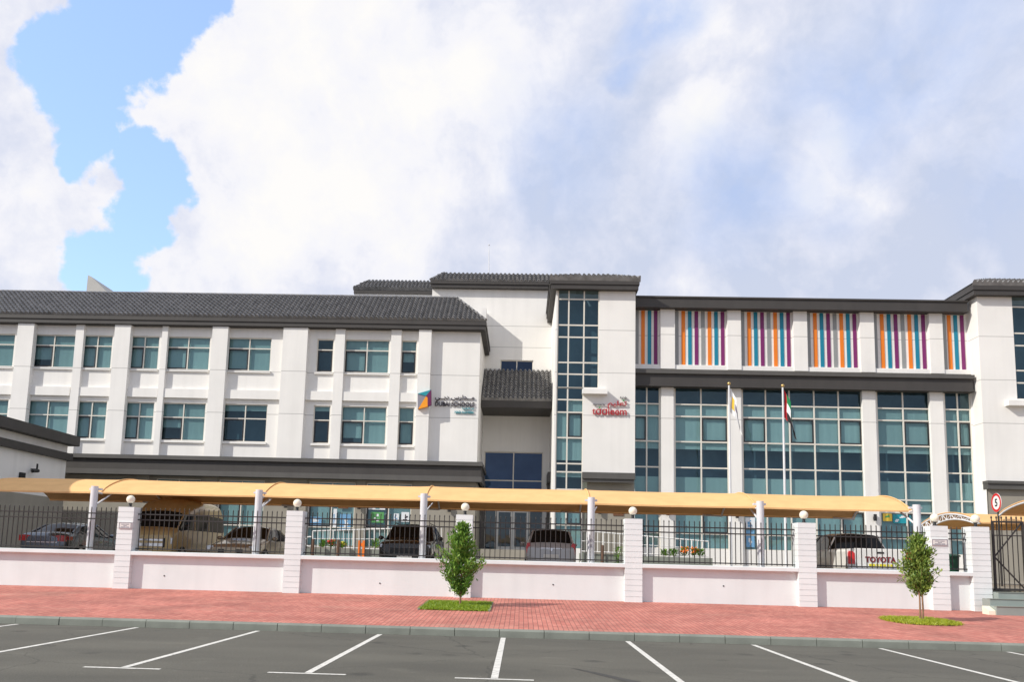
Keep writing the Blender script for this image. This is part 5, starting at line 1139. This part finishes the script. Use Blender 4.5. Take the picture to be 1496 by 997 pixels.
# green bin
a, b = gx(1387, 820, 26.6), gx(1400.5, 820, 26.6); zt_ = gz(1394, 812, 26.6); t = thing('waste_bin', ((a + b) / 2, 26.8, ZC), 'dark green waste bin behind the short railing by the gate', 'bin')
m = MB(); m.add([(a + .03, 26.6, ZC + .05), (b - .03, 26.6, ZC + .05), (b - .03, 26.95, ZC + .05), (a + .03, 26.95, ZC + .05), (a, 26.55, zt_ - .05), (b, 26.55, zt_ - .05), (b, 27.0, zt_ - .05), (a, 27.0, zt_ - .05)], [(3, 2, 1, 0), (4, 5, 6, 7), (0, 1, 5, 4), (1, 2, 6, 5), (2, 3, 7, 6), (3, 0, 4, 7)]); part('bin_body', m, s_greenbin, t)
m = MB(); m.prismx([(26.5, zt_ - .048), (26.5, zt_ - .01), (26.75, zt_ + .05), (27.03, zt_ + .02), (27.03, zt_ - .048)], a - .02, b + .02); part('lid', m, s_greenbin, t)
m = MB()
for x in (a + .06, b - .06): m.tube([(x - .03, 26.95, ZC + .08), (x + .03, 26.95, ZC + .08)], .08, 12)
part('wheel', m, m_rubber, t)
p, q = at(1446.5, 785, 25.36), at(1449, 775, 25.36); m = MB(); m.box(PX[6][1] + .001, PX[6][1] + .02, 24.9, 25.1, p.z, q.z); solo('wall_plaque', m, s_blue, (PX[6][1], 25, p.z), 'tiny blue plate on the gate side of the rightmost pillar', 'sign')
# posters stuck on the panes
POST = [(452, 756, 470, 770, s_blue, s_white, 'blue and white poster low in the left pane of the classroom window'), (486, 744, 492.5, 771, s_white, s_blue, 'tall narrow pale poster in the classroom window'), (496, 752, 513, 775, s_blue, s_white, 'large blue poster in the right pane of the classroom window'), (494, 736.5, 509, 743.5, s_brown, s_brown, 'brown card at the top of the classroom window pane'),
        (537, 738, 563, 745, s_white, s_teal, 'wide pale banner across the top of the second classroom window'), (541, 749, 561, 764, s_green, s_white, 'green and white poster in the second classroom window'), (575, 751, 583, 762, s_white, s_blue, 'white poster in the right pane of the second classroom window'), (586, 749, 598, 763, s_white, s_navy, 'white picture sheet at the right edge of the second classroom window'),
        (1089, 757, 1103, 772, s_white, s_blue, 'white and blue poster on the hall glass beside the fifth canopy post'), (1090, 776, 1102, 800, s_blue, s_white, 'tall blue poster low on the hall glass beside the fifth canopy post'), (1290, 751, 1303, 762, s_yellow, s_green, 'yellow green poster on the hall glass above the pickup'), (1305, 753, 1330, 765, s_teal, s_white, 'teal poster on the hall glass above the pickup bed')]
for x0, y0, x1, y1, m1, m2, l in POST:
    Y = 50.32 if x0 < 700 else 50.2; yy = Y - .012; a, b = at(x0, y1, yy), at(x1, y0, yy)
    t = thing('poster', ((a.x + b.x) / 2, yy, a.z), l, 'poster', 'posters on the ground floor windows')
    m = MB(); m.box(a.x, b.x, yy, yy + .006, a.z, b.z); part('sheet', m, m1, t)
    m = MB(); w, h_ = b.x - a.x, b.z - a.z; rnd = random.Random(int(x0))
    for k in range(4): u, v = rnd.uniform(.06, .6), rnd.uniform(.06, .7); m.box(a.x + w * u, a.x + w * min(.95, u + rnd.uniform(.15, .3)), yy - .004 - .001 * k, yy - .001, a.z + h_ * v, a.z + h_ * min(.95, v + rnd.uniform(.1, .25)))
    part('print', m, m2, t)
